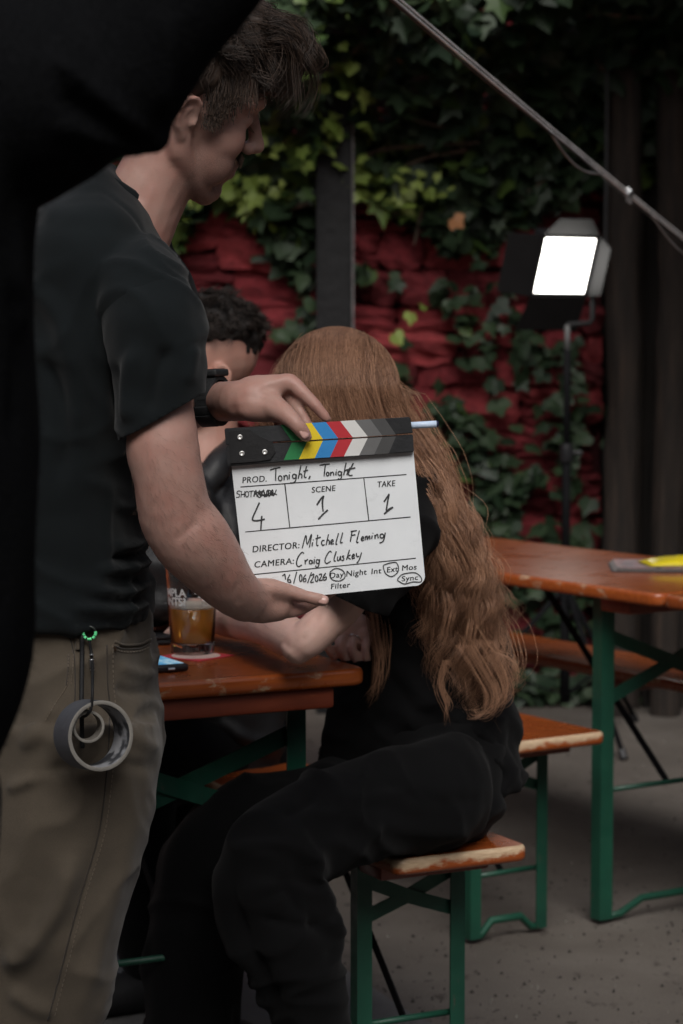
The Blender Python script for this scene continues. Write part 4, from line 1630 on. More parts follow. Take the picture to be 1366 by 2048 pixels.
# ================================================================== people
class Fuse:
    """Shapes melted into one continuous skin (or garment)."""

    def __init__(self):
        self.mb = MB()

    def tube(self, pts, r, n=18, sub=4, ref=None):
        V, F = tube_mesh(pts, r, n=n, sub=sub, ref=ref, round_cap=True)
        self.mb.add(V, F)
        return self

    def px(self, pts, n=18, sub=4):
        """pts: (px, py, Y, radius in px)"""
        return self.tube([P(a, b, Y) for a, b, Y, r in pts], [r * Y / FPX for a, b, Y, r in pts], n, sub)

    def ball(self, c, r, M=None):
        r = (r, r, r) if np.isscalar(r) else r
        V, F = ellipsoid_mesh(c, r, M)
        self.mb.add(V, F)
        return self

    def loft(self, rows, n=40, sub=5, p=2.3, yaw=0.0):
        """horizontal sections read off the outline: (py, left px, right px, Y, half depth in m)"""
        A = catmull(np.array(rows, float), sub)
        V = []
        th = np.linspace(0, 2 * math.pi, n, endpoint=False)
        cs = np.sign(np.cos(th)) * np.abs(np.cos(th)) ** (2 / p)
        sn = np.sign(np.sin(th)) * np.abs(np.sin(th)) ** (2 / p)
        for py, l, r, Y, hy in A:
            c = P((l + r) / 2, py, Y)
            rx = (r - l) / 2 * Y / FPX
            x, y = cs * rx, sn * hy
            V.append(np.c_[c.x + x + y * math.tan(yaw), c.y + y, np.full(n, c.z)])
        V = np.vstack(V)
        m = len(A)
        F = []
        for i in range(m - 1):
            for j in range(n):
                k = (j + 1) % n
                F.append((i * n + j, i * n + k, (i + 1) * n + k, (i + 1) * n + j))
        F.append(tuple(range(n)))
        F.append(tuple((m - 1) * n + j for j in reversed(range(n))))
        self.mb.add(V, F)
        return self

    def mesh(self, voxel, smooth=4, factor=0.5):
        me = bpy.data.meshes.new('tmp')
        me.from_pydata(self.mb.V, [], self.mb.F)
        bm = bmesh.new()
        bm.from_mesh(me)
        bmesh.ops.recalc_face_normals(bm, faces=bm.faces)
        bm.to_mesh(me)
        bm.free()
        o = bpy.data.objects.new('tmp', me)
        COL.objects.link(o)
        r = o.modifiers.new('r', 'REMESH')
        r.mode = 'VOXEL'
        r.voxel_size = voxel
        if smooth:
            s = o.modifiers.new('s', 'SMOOTH')
            s.iterations = smooth
            s.factor = factor
        dg = bpy.context.evaluated_depsgraph_get()
        dg.update()
        out = bpy.data.meshes.new_from_object(o.evaluated_get(dg))
        bpy.data.objects.remove(o)
        bpy.data.meshes.remove(me)
        return out


def ridges(V, freq, seed=0.0, warp=0.06):
    """sharp folds: narrow crests with soft troughs"""
    W = V + np.stack([vnoise(V, 7, seed + 1), vnoise(V, 7, seed + 5), vnoise(V, 7, seed + 9)], axis=1) * warp
    return (1 - np.abs(vnoise(W, freq, seed)) * 1.6).clip(0, 1) ** 3


def get_co(me):
    a = np.empty(len(me.vertices) * 3, np.float32)
    me.vertices.foreach_get('co', a)
    return a.reshape(-1, 3).astype(float)


def get_no(me):
    a = np.empty(len(me.vertices) * 3, np.float32)
    me.vertices.foreach_get('normal', a)
    return a.reshape(-1, 3).astype(float)


def set_co(me, V):
    me.vertices.foreach_set('co', np.asarray(V, np.float32).ravel())
    me.update()


def vnoise(V, freq, seed=0.0):
    f = np.array(freq if not np.isscalar(freq) else (freq,) * 3)
    return np.array([noise.noise(Vector(v)) for v in (V * f + seed)])


def creases(V, N, strokes):
    """folds of cloth: each stroke (points as seen, width px, height m) raises or sinks the cloth along a line on its near side"""
    x, y = proj(V)
    D = np.zeros(len(V))
    face = np.clip(-N[:, 1] * 2 + 0.6, 0, 1)
    for pts, w, amp in strokes:
        A = catmull(np.array(pts, float), 6) if len(pts) > 2 else np.array(pts, float)
        d2 = np.full(len(V), 1e12)
        tt = np.zeros(len(V))
        m = len(A) - 1
        for i in range(m):
            a, b = A[i], A[i + 1]
            ab = b - a
            t = np.clip(((x - a[0]) * ab[0] + (y - a[1]) * ab[1]) / (ab @ ab + 1e-9), 0, 1)
            q = (x - a[0] - t * ab[0]) ** 2 + (y - a[1] - t * ab[1]) ** 2
            k = q < d2
            d2[k] = q[k]
            tt[k] = (i + t[k]) / m
        fade = np.clip(np.sin(np.pi * np.clip(tt, 0.02, 0.98)) * 2.0, 0, 1)
        D += amp * np.exp(-d2 / (w * w)) * face * fade
    return V + N * D[:, None]


def finish(name, me, mat, parent, smooth=True):
    V = get_co(me) - np.array(root_of(parent).location)
    set_co(me, V)
    me.name = name
    me.materials.clear()
    me.materials.append(mat)
    me.polygons.foreach_set('use_smooth', [smooth] * len(me.polygons))
    me.update()
    return link(bpy.data.objects.new(name, me), parent)


def cut_plane(me, p, n):
    """open a sleeve at its cuff"""
    bm = bmesh.new()
    bm.from_mesh(me)
    bmesh.ops.bisect_plane(bm, geom=bm.verts[:] + bm.edges[:] + bm.faces[:], plane_co=Vector(p), plane_no=Vector(n).normalized(), clear_outer=True)
    bm.to_mesh(me)
    bm.free()
    return me


def merge(*meshes):
    bm = bmesh.new()
    for m in meshes:
        bm.from_mesh(m)
    out = bpy.data.meshes.new('tmp')
    bm.to_mesh(out)
    bm.free()
    return out


def solid(o, t=0.003):
    m = o.modifiers.new('cloth', 'SOLIDIFY')
    m.thickness = t
    m.offset = 0
    return o


# ------------------------------------------------------------------ heads
def head_frame(px, py, Y, yaw, pitch, roll, k=1.0):
    """x forward, y to the person's left, z up; yaw 0 looks to the picture's right, 90 away from the lens"""
    M = Matrix.Rotation(math.radians(yaw), 4, 'Z') @ Matrix.Rotation(math.radians(pitch), 4, 'Y') @ Matrix.Rotation(math.radians(roll), 4, 'X')
    return Matrix.Translation(P(px, py, Y)) @ M @ Matrix.Scale(k, 4)


def add_head(fu, M, ears=True):
    R = M.to_3x3()
    k = R.col[0].length

    def ball(c, r):
        fu.ball(M @ Vector(c), r, R)

    def tube(pts, r):
        fu.tube([M @ Vector(p) for p in pts], [x * k for x in r], 14, 4)
    ball((-0.012, 0, 0.042), (0.098, 0.075, 0.086))
    ball((0.018, 0, 0.012), (0.078, 0.067, 0.078))
    ball((0.036, 0, -0.045), (0.054, 0.056, 0.058))
    for s in (-1, 1):
        tube([(-0.008, s * 0.058, -0.025), (0.004, s * 0.055, -0.062), (0.045, s * 0.036, -0.092), (0.072, s * 0.012, -0.104)], [0.016, 0.017, 0.016, 0.015])
        ball((0.053, s * 0.037, -0.026), (0.036, 0.027, 0.038))
        ball((0.046, s * 0.037, -0.058), (0.040, 0.024, 0.038))
        ball((0.076, s * 0.031, 0.006), (0.0155, 0.017, 0.013))
        tube([(0.070, s * 0.052, 0.026), (0.090, s * 0.030, 0.033), (0.097, s * 0.010, 0.028)], [0.010, 0.011, 0.010])
        ball((0.105, s * 0.0125, -0.029), (0.0105, 0.0075, 0.0085))
    ball((0.079, 0, -0.096), (0.017, 0.022, 0.018))
    ball((0.040, 0, -0.085), (0.045, 0.036, 0.026))
    ball((0.076, 0, -0.062), (0.026, 0.030, 0.028))
    tube([(0.094, 0, 0.022), (0.108, 0, 0.0), (0.121, 0, -0.022)], [0.0085, 0.0085, 0.0105])
    ball((0.112, 0, -0.028), (0.012, 0.008, 0.008))
    tube([(0.088, -0.022, -0.058), (0.101, 0, -0.054), (0.088, 0.022, -0.058)], [0.004, 0.0065, 0.004])
    tube([(0.088, -0.020, -0.066), (0.099, 0, -0.068), (0.088, 0.020, -0.066)], [0.004, 0.007, 0.004])
    if ears:
        for s in (-1, 1):
            def E(x, o, z):
                return (x * 0.85 - 0.004, s * (0.0720 + o), z * 0.80 - 0.018)
            tube([E(0.008, 0.001, 0.010), E(0.006, 0.006, 0.026), E(-0.006, 0.011, 0.034), E(-0.020, 0.014, 0.027), E(-0.025, 0.014, 0.007), E(-0.019, 0.010, -0.012), E(-0.008, 0.005, -0.024)], [0.0036, 0.0040, 0.0042, 0.0044, 0.0042, 0.0042, 0.005])
            tube([E(-0.001, 0.004, 0.018), E(-0.012, 0.008, 0.014), E(-0.013, 0.008, 0.0), E(-0.006, 0.005, -0.012)], [0.0032, 0.0036, 0.0036, 0.0034])
            ball(E(-0.004, 0.002, -0.028), (0.0075, 0.0048, 0.0085))
            ball(E(-0.010, 0.001, 0.004), (0.015, 0.0042, 0.027))
            tube([E(0.009, 0.000, 0.004), E(0.007, 0.004, -0.005)], [0.004, 0.0042])

def scalp(fu, M, r=1.0, c=(-0.014, 0, 0.046)):
    R = M.to_3x3()
    fu.ball(M @ Vector(c), (0.103 * r, 0.081 * r, 0.092 * r), R)


# ------------------------------------------------------------------ hair: thin tapering strands
def strands_mesh(paths, radii):
    """paths: list of (n,3) arrays; three-sided strands"""
    VV, FF = [], []
    base = 0
    for pts, r in zip(paths, radii):
        n = len(pts)
        T = np.gradient(pts, axis=0)
        T /= np.linalg.norm(T, axis=1)[:, None] + 1e-12
        a = np.cross(T, np.array([0.31, 0.77, 0.55]))
        a /= np.linalg.norm(a, axis=1)[:, None] + 1e-12
        b = np.cross(T, a)
        taper = np.concatenate([np.linspace(0.9, 1.0, n - n // 3), np.linspace(1.0, 0.12, n // 3)])
        rr = (r * taper)[:, None]
        ring = np.stack([pts + a * rr, pts + (-0.5 * a + 0.866 * b) * rr, pts + (-0.5 * a - 0.866 * b) * rr], axis=1).reshape(-1, 3)
        VV.append(ring)
        i = np.arange(n - 1)[:, None] * 3 + base
        for j in range(3):
            k = (j + 1) % 3
            FF.append(np.hstack([i + j, i + k, i + 3 + k, i + 3 + j]))
        base += n * 3
    return np.vstack(VV), np.vstack(FF)


def strands_obj(name, paths, radii, mat, parent, lock=None):
    V, F = strands_mesh(paths, radii)
    V = V - np.array(root_of(parent).location)
    me = bpy.data.meshes.new(name)
    me.vertices.add(len(V))
    me.vertices.foreach_set('co', V.astype(np.float32).ravel())
    me.loops.add(F.size)
    me.loops.foreach_set('vertex_index', F.astype(np.int32).ravel())
    me.polygons.add(len(F))
    me.polygons.foreach_set('loop_start', np.arange(0, F.size, 4, dtype=np.int32))
    me.update(calc_edges=True)
    me.polygons.foreach_set('use_smooth', [True] * len(F))
    if lock is not None:
        at = me.attributes.new('lock', 'FLOAT', 'POINT')
        at.data.foreach_set('value', np.concatenate([np.full(len(p) * 3, v, np.float32) for p, v in zip(paths, lock)]))
    me.materials.append(mat)
    return link(bpy.data.objects.new(name, me), parent)


def short_hair(M, n, region, flow, length, curl, rad, rg, lift=0.5, nseg=9, locks=60, clump=0.6, base=(0.100, 0.079, 0.090), grav=0.25):
    """strands on a skull: region(local unit dir) -> length factor (0 = bare); flow(local pos) -> local direction"""
    paths = []
    gv = M.to_3x3().inverted() @ Vector((0, 0, -1))
    gv.normalize()
    lockdirs, lockph = [], []
    while len(lockdirs) < locks:
        d = Vector(rg.normal(size=3)).normalized()
        if region(d) > 0:
            lockdirs.append(d)
            lockph.append(rg.uniform(0, 6.28, 3))
    LD = np.array([tuple(d) for d in lockdirs])
    tries = 0
    while len(paths) < n and tries < n * 12:
        tries += 1
        d = Vector(rg.normal(size=3)).normalized()
        f = region(d)
        if f <= 0 or rg.random() > min(1, 0.35 + f):
            continue
        li = int(np.argmax(LD @ np.array(tuple(d))))
        ph = lockph[li]
        p0 = Vector((d.x * base[0] - 0.014, d.y * base[1], d.z * base[2] + 0.046))
        nrm = Vector((d.x / base[0], d.y / base[1], d.z / base[2])).normalized()
        fl = Vector(flow(p0, d))
        fl = (fl - nrm * fl.dot(nrm))
        if fl.length > 1e-6:
            fl.normalize()
        L = length * f * rg.uniform(0.75, 1.15)
        # each lock leans its own way
        lean = Vector((math.sin(ph[0]), math.sin(ph[1]), math.sin(ph[2]))) * 0.45
        dirv = (nrm * lift + fl + lean * 0.8 + Vector(rg.normal(size=3)) * 0.16).normalized()
        p = p0.copy()
        pts = [p.copy()]
        step = L / nseg
        side = dirv.cross(nrm)
        if side.length < 1e-3:
            side = Vector((0, 1, 0))
        side.normalize()
        tgt = Vector(tuple(LD[li]))
        tg = Vector((tgt.x * base[0] - 0.014, tgt.y * base[1], tgt.z * base[2] + 0.046))
        for i in range(nseg):
            t = (i + 1) / nseg
            w = side * (math.sin(ph[0] + t * curl * 5.2) * curl * 0.55) + nrm * (math.cos(ph[1] + t * curl * 4.4) * curl * 0.35)
            dv = (dirv + w + gv * (grav * t * 1.6)).normalized()
            p = p + dv * step
            # hair rests on the skull
            q = Vector(((p.x + 0.014) / base[0], p.y / base[1], (p.z - 0.046) / base[2]))
            if q.length < 1.02:
                q = q.normalized() * 1.02
                p = Vector((q.x * base[0] - 0.014, q.y * base[1], q.z * base[2] + 0.046))
            pts.append(p.copy())
        # clumping towards the middle of the lock
        off = (tg - p0) * clump
        A = np.array([tuple(M @ (q + off * ((i / nseg) ** 1.3))) for i, q in enumerate(pts)])
        paths.append(A)
    return paths, [rad * rg.uniform(0.7, 1.2) for _ in paths]


SKIN_M = skin('fair_skin', (0.37, 0.225, 0.185))
SKIN_W = skin('pale_skin', (0.70, 0.46, 0.385), (0.64, 0.31, 0.25))
SKIN_R = skin('ruddy_skin', (0.40, 0.225, 0.175), (0.42, 0.16, 0.12))


def stubble(me, M, amount=0.5):
    """beard shadow on cheek, jaw and upper lip, stored with the skin"""
    V = get_co(me)
    Mi = np.array(M.inverted())
    L = V @ Mi[:3, :3].T + Mi[:3, 3]
    jaw = np.clip((-0.028 - L[:, 2]) / 0.03, 0, 1) * np.clip((L[:, 0] + 0.005) / 0.03, 0, 1) * np.clip((L[:, 2] + 0.15) / 0.03, 0, 1)
    lip = np.exp(-((L[:, 0] - 0.10) ** 2 / 0.018 ** 2 + (L[:, 2] + 0.046) ** 2 / 0.010 ** 2))
    inhead = np.clip(1.6 - np.linalg.norm(L, axis=1) / 0.1, 0, 1)
    a = me.attributes.new('stubble', 'FLOAT', 'POINT')
    a.data.foreach_set('value', (np.clip(jaw * amount + lip * amount, 0, 1) * np.clip(inhead * 3, 0, 1)).astype(np.float32))


def nail(parent, name, c, d, up, w, l):
    """a finger nail: small curved plate"""
    d, up = Vector(d).normalized(), Vector(up)
    up = (up - d * up.dot(d)).normalized()
    s = d.cross(up)
    V, F = [], []
    n = 7
    for i in range(n):
        u = -1 + 2 * i / (n - 1)
        for j in range(5):
            v = -1 + 2 * j / 4
            k = math.sqrt(max(0, 1 - 0.25 * v * v if v < 0 else 1 - 0.45 * v * v))
            p = Vector(c) + s * (u * w * k) + d * (v * l) + up * (-0.30 * w * u * u + 0.0002)
            V.append(tuple(p - root_of(parent).location))
    for i in range(n - 1):
        for j in range(4):
            a = i * 5 + j
            F.append((a, a + 1, a + 6, a + 5))
    o = mesh_obj(name, V, F, NAIL, parent, smooth=True)
    solid(o, 0.0006)
    return o


nm = NT('finger_nail')
nm.base((0.50, 0.30, 0.26))
nm.set(Roughness=0.25, Specular_IOR_Level=0.5)
NAIL = nm.m


def relaxed_hand(fu, wrist, d, palm, k=1.0, curl=0.5, thumb=1):
    """a generic loosely curled hand: d along the hand, palm = direction the palm faces"""
    d, palm = Vector(d).normalized(), Vector(palm)
    palm = (palm - d * palm.dot(d)).normalized()
    s = d.cross(palm) * thumb
    w = Vector(wrist)
    fu.tube([w - d * 0.02 * k, w + d * 0.035 * k, w + d * 0.085 * k], [(0.020 * k, 0.028 * k), (0.016 * k, 0.040 * k), (0.014 * k, 0.042 * k)], 16, 4, ref=tuple(palm))
    for i, (o, L) in enumerate(((-0.031, 0.072), (-0.010, 0.082), (0.011, 0.076), (0.030, 0.060))):
        p = w + d * 0.082 * k + s * (-o * k)
        a = 0.25 * curl
        pts, dv = [p - d * 0.02 * k, p], d.copy()
        for q, fr in enumerate((0.45, 0.31, 0.24)):
            a += curl * (0.6, 0.9, 0.6)[q]
            dv = (d * math.cos(a) + palm * math.sin(a)).normalized()
            pts.append(pts[-1] + dv * L * k * fr)
        fu.tube(pts, [0.010 * k, 0.0098 * k, 0.0088 * k, 0.008 * k, 0.0066 * k], 12, 3)
    p = w + d * 0.02 * k + s * 0.026 * k
    fu.tube([w + d * 0.01 * k + s * 0.012 * k, p, p + (d * 0.5 + s * 0.6 + palm * 0.35).normalized() * 0.04 * k, p + (d * 0.75 + s * 0.45 + palm * 0.5).normalized() * 0.072 * k], [0.016 * k, 0.014 * k, 0.0105 * k, 0.008 * k], 12, 3)


def shoe(parent, foot, direction, mat, L=0.28):
    d = Vector(direction).normalized()
    s = Vector((-d.y, d.x, 0))
    fu = Fuse()
    f = Vector(foot)
    fu.tube([f - d * 0.07 + Vector((0, 0, 0.04)), f + Vector((0, 0, 0.045)), f + d * 0.1 + Vector((0, 0, 0.04)), f + d * (L - 0.1) + Vector((0, 0, 0.032))], [(0.036, 0.036), (0.042, 0.040), (0.036, 0.046), (0.026, 0.040)], 18, 4, ref=(0, 0, 1))
    fu.tube([f - d * 0.03 + Vector((0, 0, 0.06)), f - d * 0.03 + Vector((0, 0, 0.13))], [0.045, 0.048], 18, 3)
    me = fu.mesh(0.007, 4)
    V = get_co(me)
    V[:, 2] = np.maximum(V[:, 2], 0.002)
    set_co(me, V)
    return finish('shoe', me, mat, parent)


# ================================================================== 1. the man holding the slate
MY = 3.12
man = thing('person', 'young man in black T-shirt and khaki jeans holding up the clapperboard', 'person', (P(60, 1600, MY).x, MY, 0))
HM = head_frame(374, 210, MY, 26, 17, 14, 1.06)
nx, ny = proj([HM @ Vector((0.125, 0, -0.022))])
HM = head_frame(374 + 519 - nx[0], 210 + 294 - ny[0], MY, 26, 17, 14, 1.06)
fu = Fuse()
add_head(fu, HM)
# neck and shoulders
fu.px([(262, 470, MY, 80), (290, 400, MY, 79), (325, 330, MY, 77), (356, 262, MY, 80)])
fu.loft([(400, 210, 310, MY + .02, .07), (470, 110, 310, MY + .02, .15), (560, 80, 310, MY + .02, .16), (760, 60, 285, MY + .02, .15), (1000, 40, 280, MY + .02, .15), (1240, 40, 285, MY + .02, .15)], n=30, sub=3)
# near (right) arm
RS, LSH = MY - .165, MY + .20
fu.px([(290, 640, RS + .02, 66), (310, 760, RS, 66), (324, 860, RS - .018, 70), (326, 900, RS - .02, 74), (338, 960, RS - .02, 71), (352, 1030, RS - .01, 75), (385, 1080, RS, 78), (425, 1130, RS + .02, 68), (462, 1175, RS + .045, 54), (492, 1200, MY - .085, 46)], n=24, sub=6)
# right hand: palm below the board, thumb in front of it, fingers behind
TF = SLY - 0.013
TB = SLY + 0.012
fu.px([(486, 1196, MY - .09, 43), (520, 1208, SLY - .012, 40), (552, 1212, SLY - .004, 33)], n=18)
fu.px([(498, 1180, SLY - .03, 24), (540, 1178, SLY - .024, 22), (578, 1184, TF - .006, 16.5), (612, 1193, TF - .003, 13), (632, 1198, TF - .002, 13.5), (648, 1201, TF, 12.5)], n=16)
for k, (a, b, c, e) in enumerate((((548, 1222), (588, 1222), (628, 1205), (668, 1180)), ((545, 1218), (592, 1215), (640, 1188), (680, 1158)), ((540, 1212), (590, 1205), (636, 1172), (668, 1140)), ((535, 1205), (578, 1196), (615, 1165), (640, 1138)))):
    yy = TB + 0.006 + (0.0, 0.004, 0.002, 0.0)[k]
    y0 = SLY - .008 + k * 0.006
    fu.px([(a[0], a[1], y0, 16), (b[0], b[1], y0 + .012, 14), (c[0], c[1], yy, 12.5), (e[0], e[1], yy, 11)], n=14)
# far (left) arm
fu.px([(300, 640, LSH, 82), (270, 760, LSH + .03, 72), (250, 850, LSH + .02, 66), (300, 842, LSH - .03, 60), (360, 818, LSH - .09, 50), (420, 804, LSH - .125, 41), (452, 803, LSH - .135, 40)], n=22, sub=6)
HY = SLY + 0.0
fu.px([(440, 803, LSH - .13, 39.5), (475, 802, HY + .045, 41), (510, 798, HY + .03, 44)], n=20)
fu.px([(500, 782, HY + .035, 31), (540, 776, HY + .03, 28), (572, 764, HY + .03, 18)], n=18)
fu.px([(500, 812, HY + .02, 32), (540, 815, HY + .012, 31), (560, 822, HY + .004, 24)], n=18)
# thumb in front, index and the other fingers behind the upper stick
fu.px([(540, 812, HY + .01, 28), (570, 828, HY - .012, 21), (592, 848, TF - .014, 16.5), (604, 862, TF - .012, 15.5), (612, 873, TF - .010, 13)], n=16)
BK = SLY + 0.0165
fu.px([(560, 768, HY + .028, 20), (580, 764, HY + .028, 17.5), (606, 786, BK + .004, 15), (630, 810, BK, 13), (648, 831, BK - .001, 11), (654, 838, BK - .001, 9.5)], n=16)
fu.px([(556, 782, HY + .042, 20), (578, 790, HY + .045, 16), (596, 818, BK + .012, 13.5), (612, 846, BK + .006, 12), (622, 862, BK + .004, 10)], n=14)
fu.px([(548, 792, HY + .055, 19), (565, 806, HY + .055, 15), (578, 832, BK + .02, 13), (588, 862, BK + .008, 10)], n=14)
fu.px([(535, 800, HY + .06, 17), (548, 818, HY + .06, 13), (556, 842, BK + .026, 11.5), (560, 862, BK + .014, 9)], n=14)
# hips and legs inside the trousers
fu.loft([(1220, 40, 285, MY + .02, .14), (1400, 10, 290, MY + .02, .15), (1520, -20, 290, MY + .02, .15)], n=24, sub=3)
FZ = P(60, 2580, MY - .09)
fu.tube([P(140, 1440, MY - .08), P(100, 1850, MY - .09), (P(20, 2300, MY - .09).x, MY - .09, 0.4), (-0.47, MY - .09, 0.10)], [0.075, 0.06, 0.05, 0.04], 16, 4)
fu.tube([P(110, 1440, MY + .10), P(60, 1850, MY + .12), (-0.52, MY + .12, 0.4), (-0.60, MY + .12, 0.10)], [0.075, 0.06, 0.05, 0.04], 16, 4)
me = fu.mesh(0.0036, 5, 0.45)
V, N = get_co(me), get_no(me)
# knuckles, tendons and the crease of the elbow
V = creases(V, N, [([(350, 1085), (375, 1060), (400, 1040)], 9, -0.002), ([(515, 775), (545, 765), (575, 755)], 5, 0.0012), ([(500, 795), (530, 800), (555, 815)], 6, -0.0012), ([(455, 820), (500, 812)], 7, -0.001), ([(598, 838), (606, 842)], 4, -0.0008),
                   ([(520, 1190), (560, 1192), (600, 1200)], 5, -0.0008), ([(580, 1174), (584, 1190)], 3, -0.0008), ([(480, 1160), (470, 1185), (480, 1210)], 6, -0.001)])
V += N * (vnoise(V, 60)[:, None] * 0.0006)
set_co(me, V)
stubble(me, HM, 0.62)
body = finish('body', me, SKIN_M, man)


# nails on both thumbs and the index finger
def pix_dir(a, b, Y):
    return P(b[0], b[1], Y) - P(a[0], a[1], Y)


nail(man, 'nail', P(610, 866, TF - .0205), pix_dir((600, 852), (614, 876), TF), (0.55, -1, 0.35), 0.0066, 0.0068)
nail(man, 'nail', P(645, 1199, TF - .0083), pix_dir((628, 1196), (652, 1202), TF), (0.1, -1, 0.35), 0.0062, 0.0072)


# hair of the man: wavy, long on top, falling over the brow
def man_region(d):
    # d: local direction; bare face and neck
    if d.z < -0.30:
        return 0
    if d.x > 0.30 and d.z < 0.42 - 0.25 * (abs(d.y) > 0.55):
        return 0
    if d.z < 0.05 and d.x > -0.05:
        return 0
    f = 0.42 + 0.75 * max(0, d.z) + 0.25 * max(0, d.x)
    if d.z < 0.25:
        f *= 0.62
    return f


def man_flow(p, d):
    return (0.55 + 0.5 * max(0, d.z), 0.15 * d.y - 0.08, -0.7 if d.z < 0.55 else -0.02)


HAIR_M = hair_mat('dark_brown_hair', (0.012, 0.008, 0.006), (0.080, 0.051, 0.036), 0.5)
rgn = np.random.default_rng(3)
fu = Fuse()
R3 = HM.to_3x3()
fu.ball(HM @ Vector((-0.020, 0, 0.058)), (0.104, 0.085, 0.090), R3)
fu.ball(HM @ Vector((-0.045, 0, 0.015)), (0.068, 0.079, 0.078), R3)
fu.ball(HM @ Vector((0.045, 0, 0.108)), (0.068, 0.064, 0.044), R3)
fu.ball(HM @ Vector((0.092, -0.005, 0.092)), (0.030, 0.054, 0.032), R3)
fu.ball(HM @ Vector((0.108, -0.005, 0.070)), (0.018, 0.046, 0.026), R3)
me = fu.mesh(0.005, 6)
V, N = get_co(me), get_no(me)
V += N * (vnoise(V, 45)[:, None] * 0.009 + vnoise(V, 110, 4)[:, None] * 0.004)
set_co(me, V)
hair = finish('hair', me, HAIR_M, man)
p1, r1 = short_hair(HM, 4400, man_region, man_flow, 0.075, 2.3, 0.00042, rgn, lift=0.50, nseg=12, locks=120, clump=0.62, base=(0.104, 0.084, 0.098), grav=0.45)
# the forelock: wavy locks that spring from the hairline, arch forward and hang over the brow
p2, r2 = [], []
for k in range(900):
    s = -1 if k % 3 else 1
    z = rgn.uniform(-0.018, 0.06)
    x = 0.022 + rgn.normal() * (0.006 + 0.010 * max(0, z) / 0.06) + 0.012 * max(0, z) / 0.06
    p = Vector((x, s * (0.0715 + 0.004 * max(0, z) / 0.06), z))
    d = Vector((0.25 + 0.3 * rgn.normal() * 0.5, s * 0.25, -0.9)).normalized()
    L = 0.008 + 0.022 * max(0, z + 0.018) / 0.07
    p2.append(np.array([tuple(HM @ p), tuple(HM @ (p + d * L * 0.5 + Vector((0, s * 0.003, 0)))), tuple(HM @ (p + d * L + Vector((0, s * 0.002, 0))))]))
    r2.append(0.0004)
for li in range(64):
    y0 = rgn.uniform(-0.068, 0.060)
    x0, z0 = 0.050 + rgn.uniform(-0.02, 0.03), 0.118 + rgn.uniform(-0.012, 0.016)
    reach = rgn.uniform(0.035, 0.080)
    drop = rgn.uniform(0.045, 0.105)
    rise = rgn.uniform(0.006, 0.026)
    ph = rgn.uniform(0, 6.28, 3)
    sw = rgn.uniform(-0.02, 0.02)
    n = 16
    t = np.linspace(0, 1, n)
    gx = x0 + reach * np.sin(t * 1.75) + 0.010 * np.sin(t * 10 + ph[0]) * t
    gy = y0 + sw * t + 0.012 * np.sin(t * 9 + ph[1]) * t
    gz = z0 + rise * np.sin(t * 2.6) - drop * t ** 2.2 + 0.005 * np.sin(t * 11 + ph[2]) * t
    for k in range(40):
        o = rgn.normal(size=3) * 0.0055
        w = (1.15 - 0.7 * t)
        fl = rgn.normal(size=3) * 0.004
        A = np.stack([gx + o[0] * w + fl[0] * t ** 2, gy + o[1] * w * 1.6 + fl[1] * t ** 2, gz + o[2] * w + fl[2] * t ** 2], axis=1)
        cut = n if rgn.random() < 0.6 else rgn.integers(10, n)
        p2.append(np.array([tuple(HM @ Vector(a)) for a in A[:cut]]))
        r2.append(0.00038 * rgn.uniform(0.7, 1.2))
strands_obj('hair_strands', p1 + p2, r1 + r2, HAIR_M, hair)
# eyebrow, lashes and moustache
paths = []
for k in range(220):
    s = -1 if k % 2 else 1
    t = rgn.uniform(0, 1)
    p = Vector((0.107 - 0.030 * t ** 2, s * (0.012 + 0.042 * t), 0.037 + 0.006 * math.sin(t * 3) + rgn.normal() * 0.0025))
    q = p + Vector((0.002 - 0.004 * t, s * 0.008, 0.003 - 0.004 * t))
    paths.append(np.array([tuple(HM @ p), tuple(HM @ ((p + q) / 2 + Vector((0.0022, 0, 0)))), tuple(HM @ q)]))
for k in range(200):
    y = rgn.normal() * 0.014
    p = Vector((0.103 - 14 * y * y * 1.0 - 0.0, y, -0.043 + rgn.normal() * 0.003))
    q = p + Vector((0.004, 0.25 * y, -0.009))
    paths.append(np.array([tuple(HM @ p), tuple(HM @ ((p + q) / 2 + Vector((0.0025, 0, 0)))), tuple(HM @ q)]))
for k in range(60):
    s = -1 if k % 2 else 1
    t = rgn.uniform(-1, 1)
    p = Vector((0.0905 - 0.003 * t * t, s * (0.031 + 0.013 * t), -0.001))
    q = p + Vector((0.007, s * 0.002, -0.006))
    paths.append(np.array([tuple(HM @ p), tuple(HM @ ((p + q) / 2)), tuple(HM @ q)]))
fh = strands_obj('facial_hair', paths, [0.00022] * len(paths), hair_mat('brown_moustache', (0.06, 0.035, 0.022), (0.14, 0.085, 0.055)), man)
fh['kind'] = 'stuff'

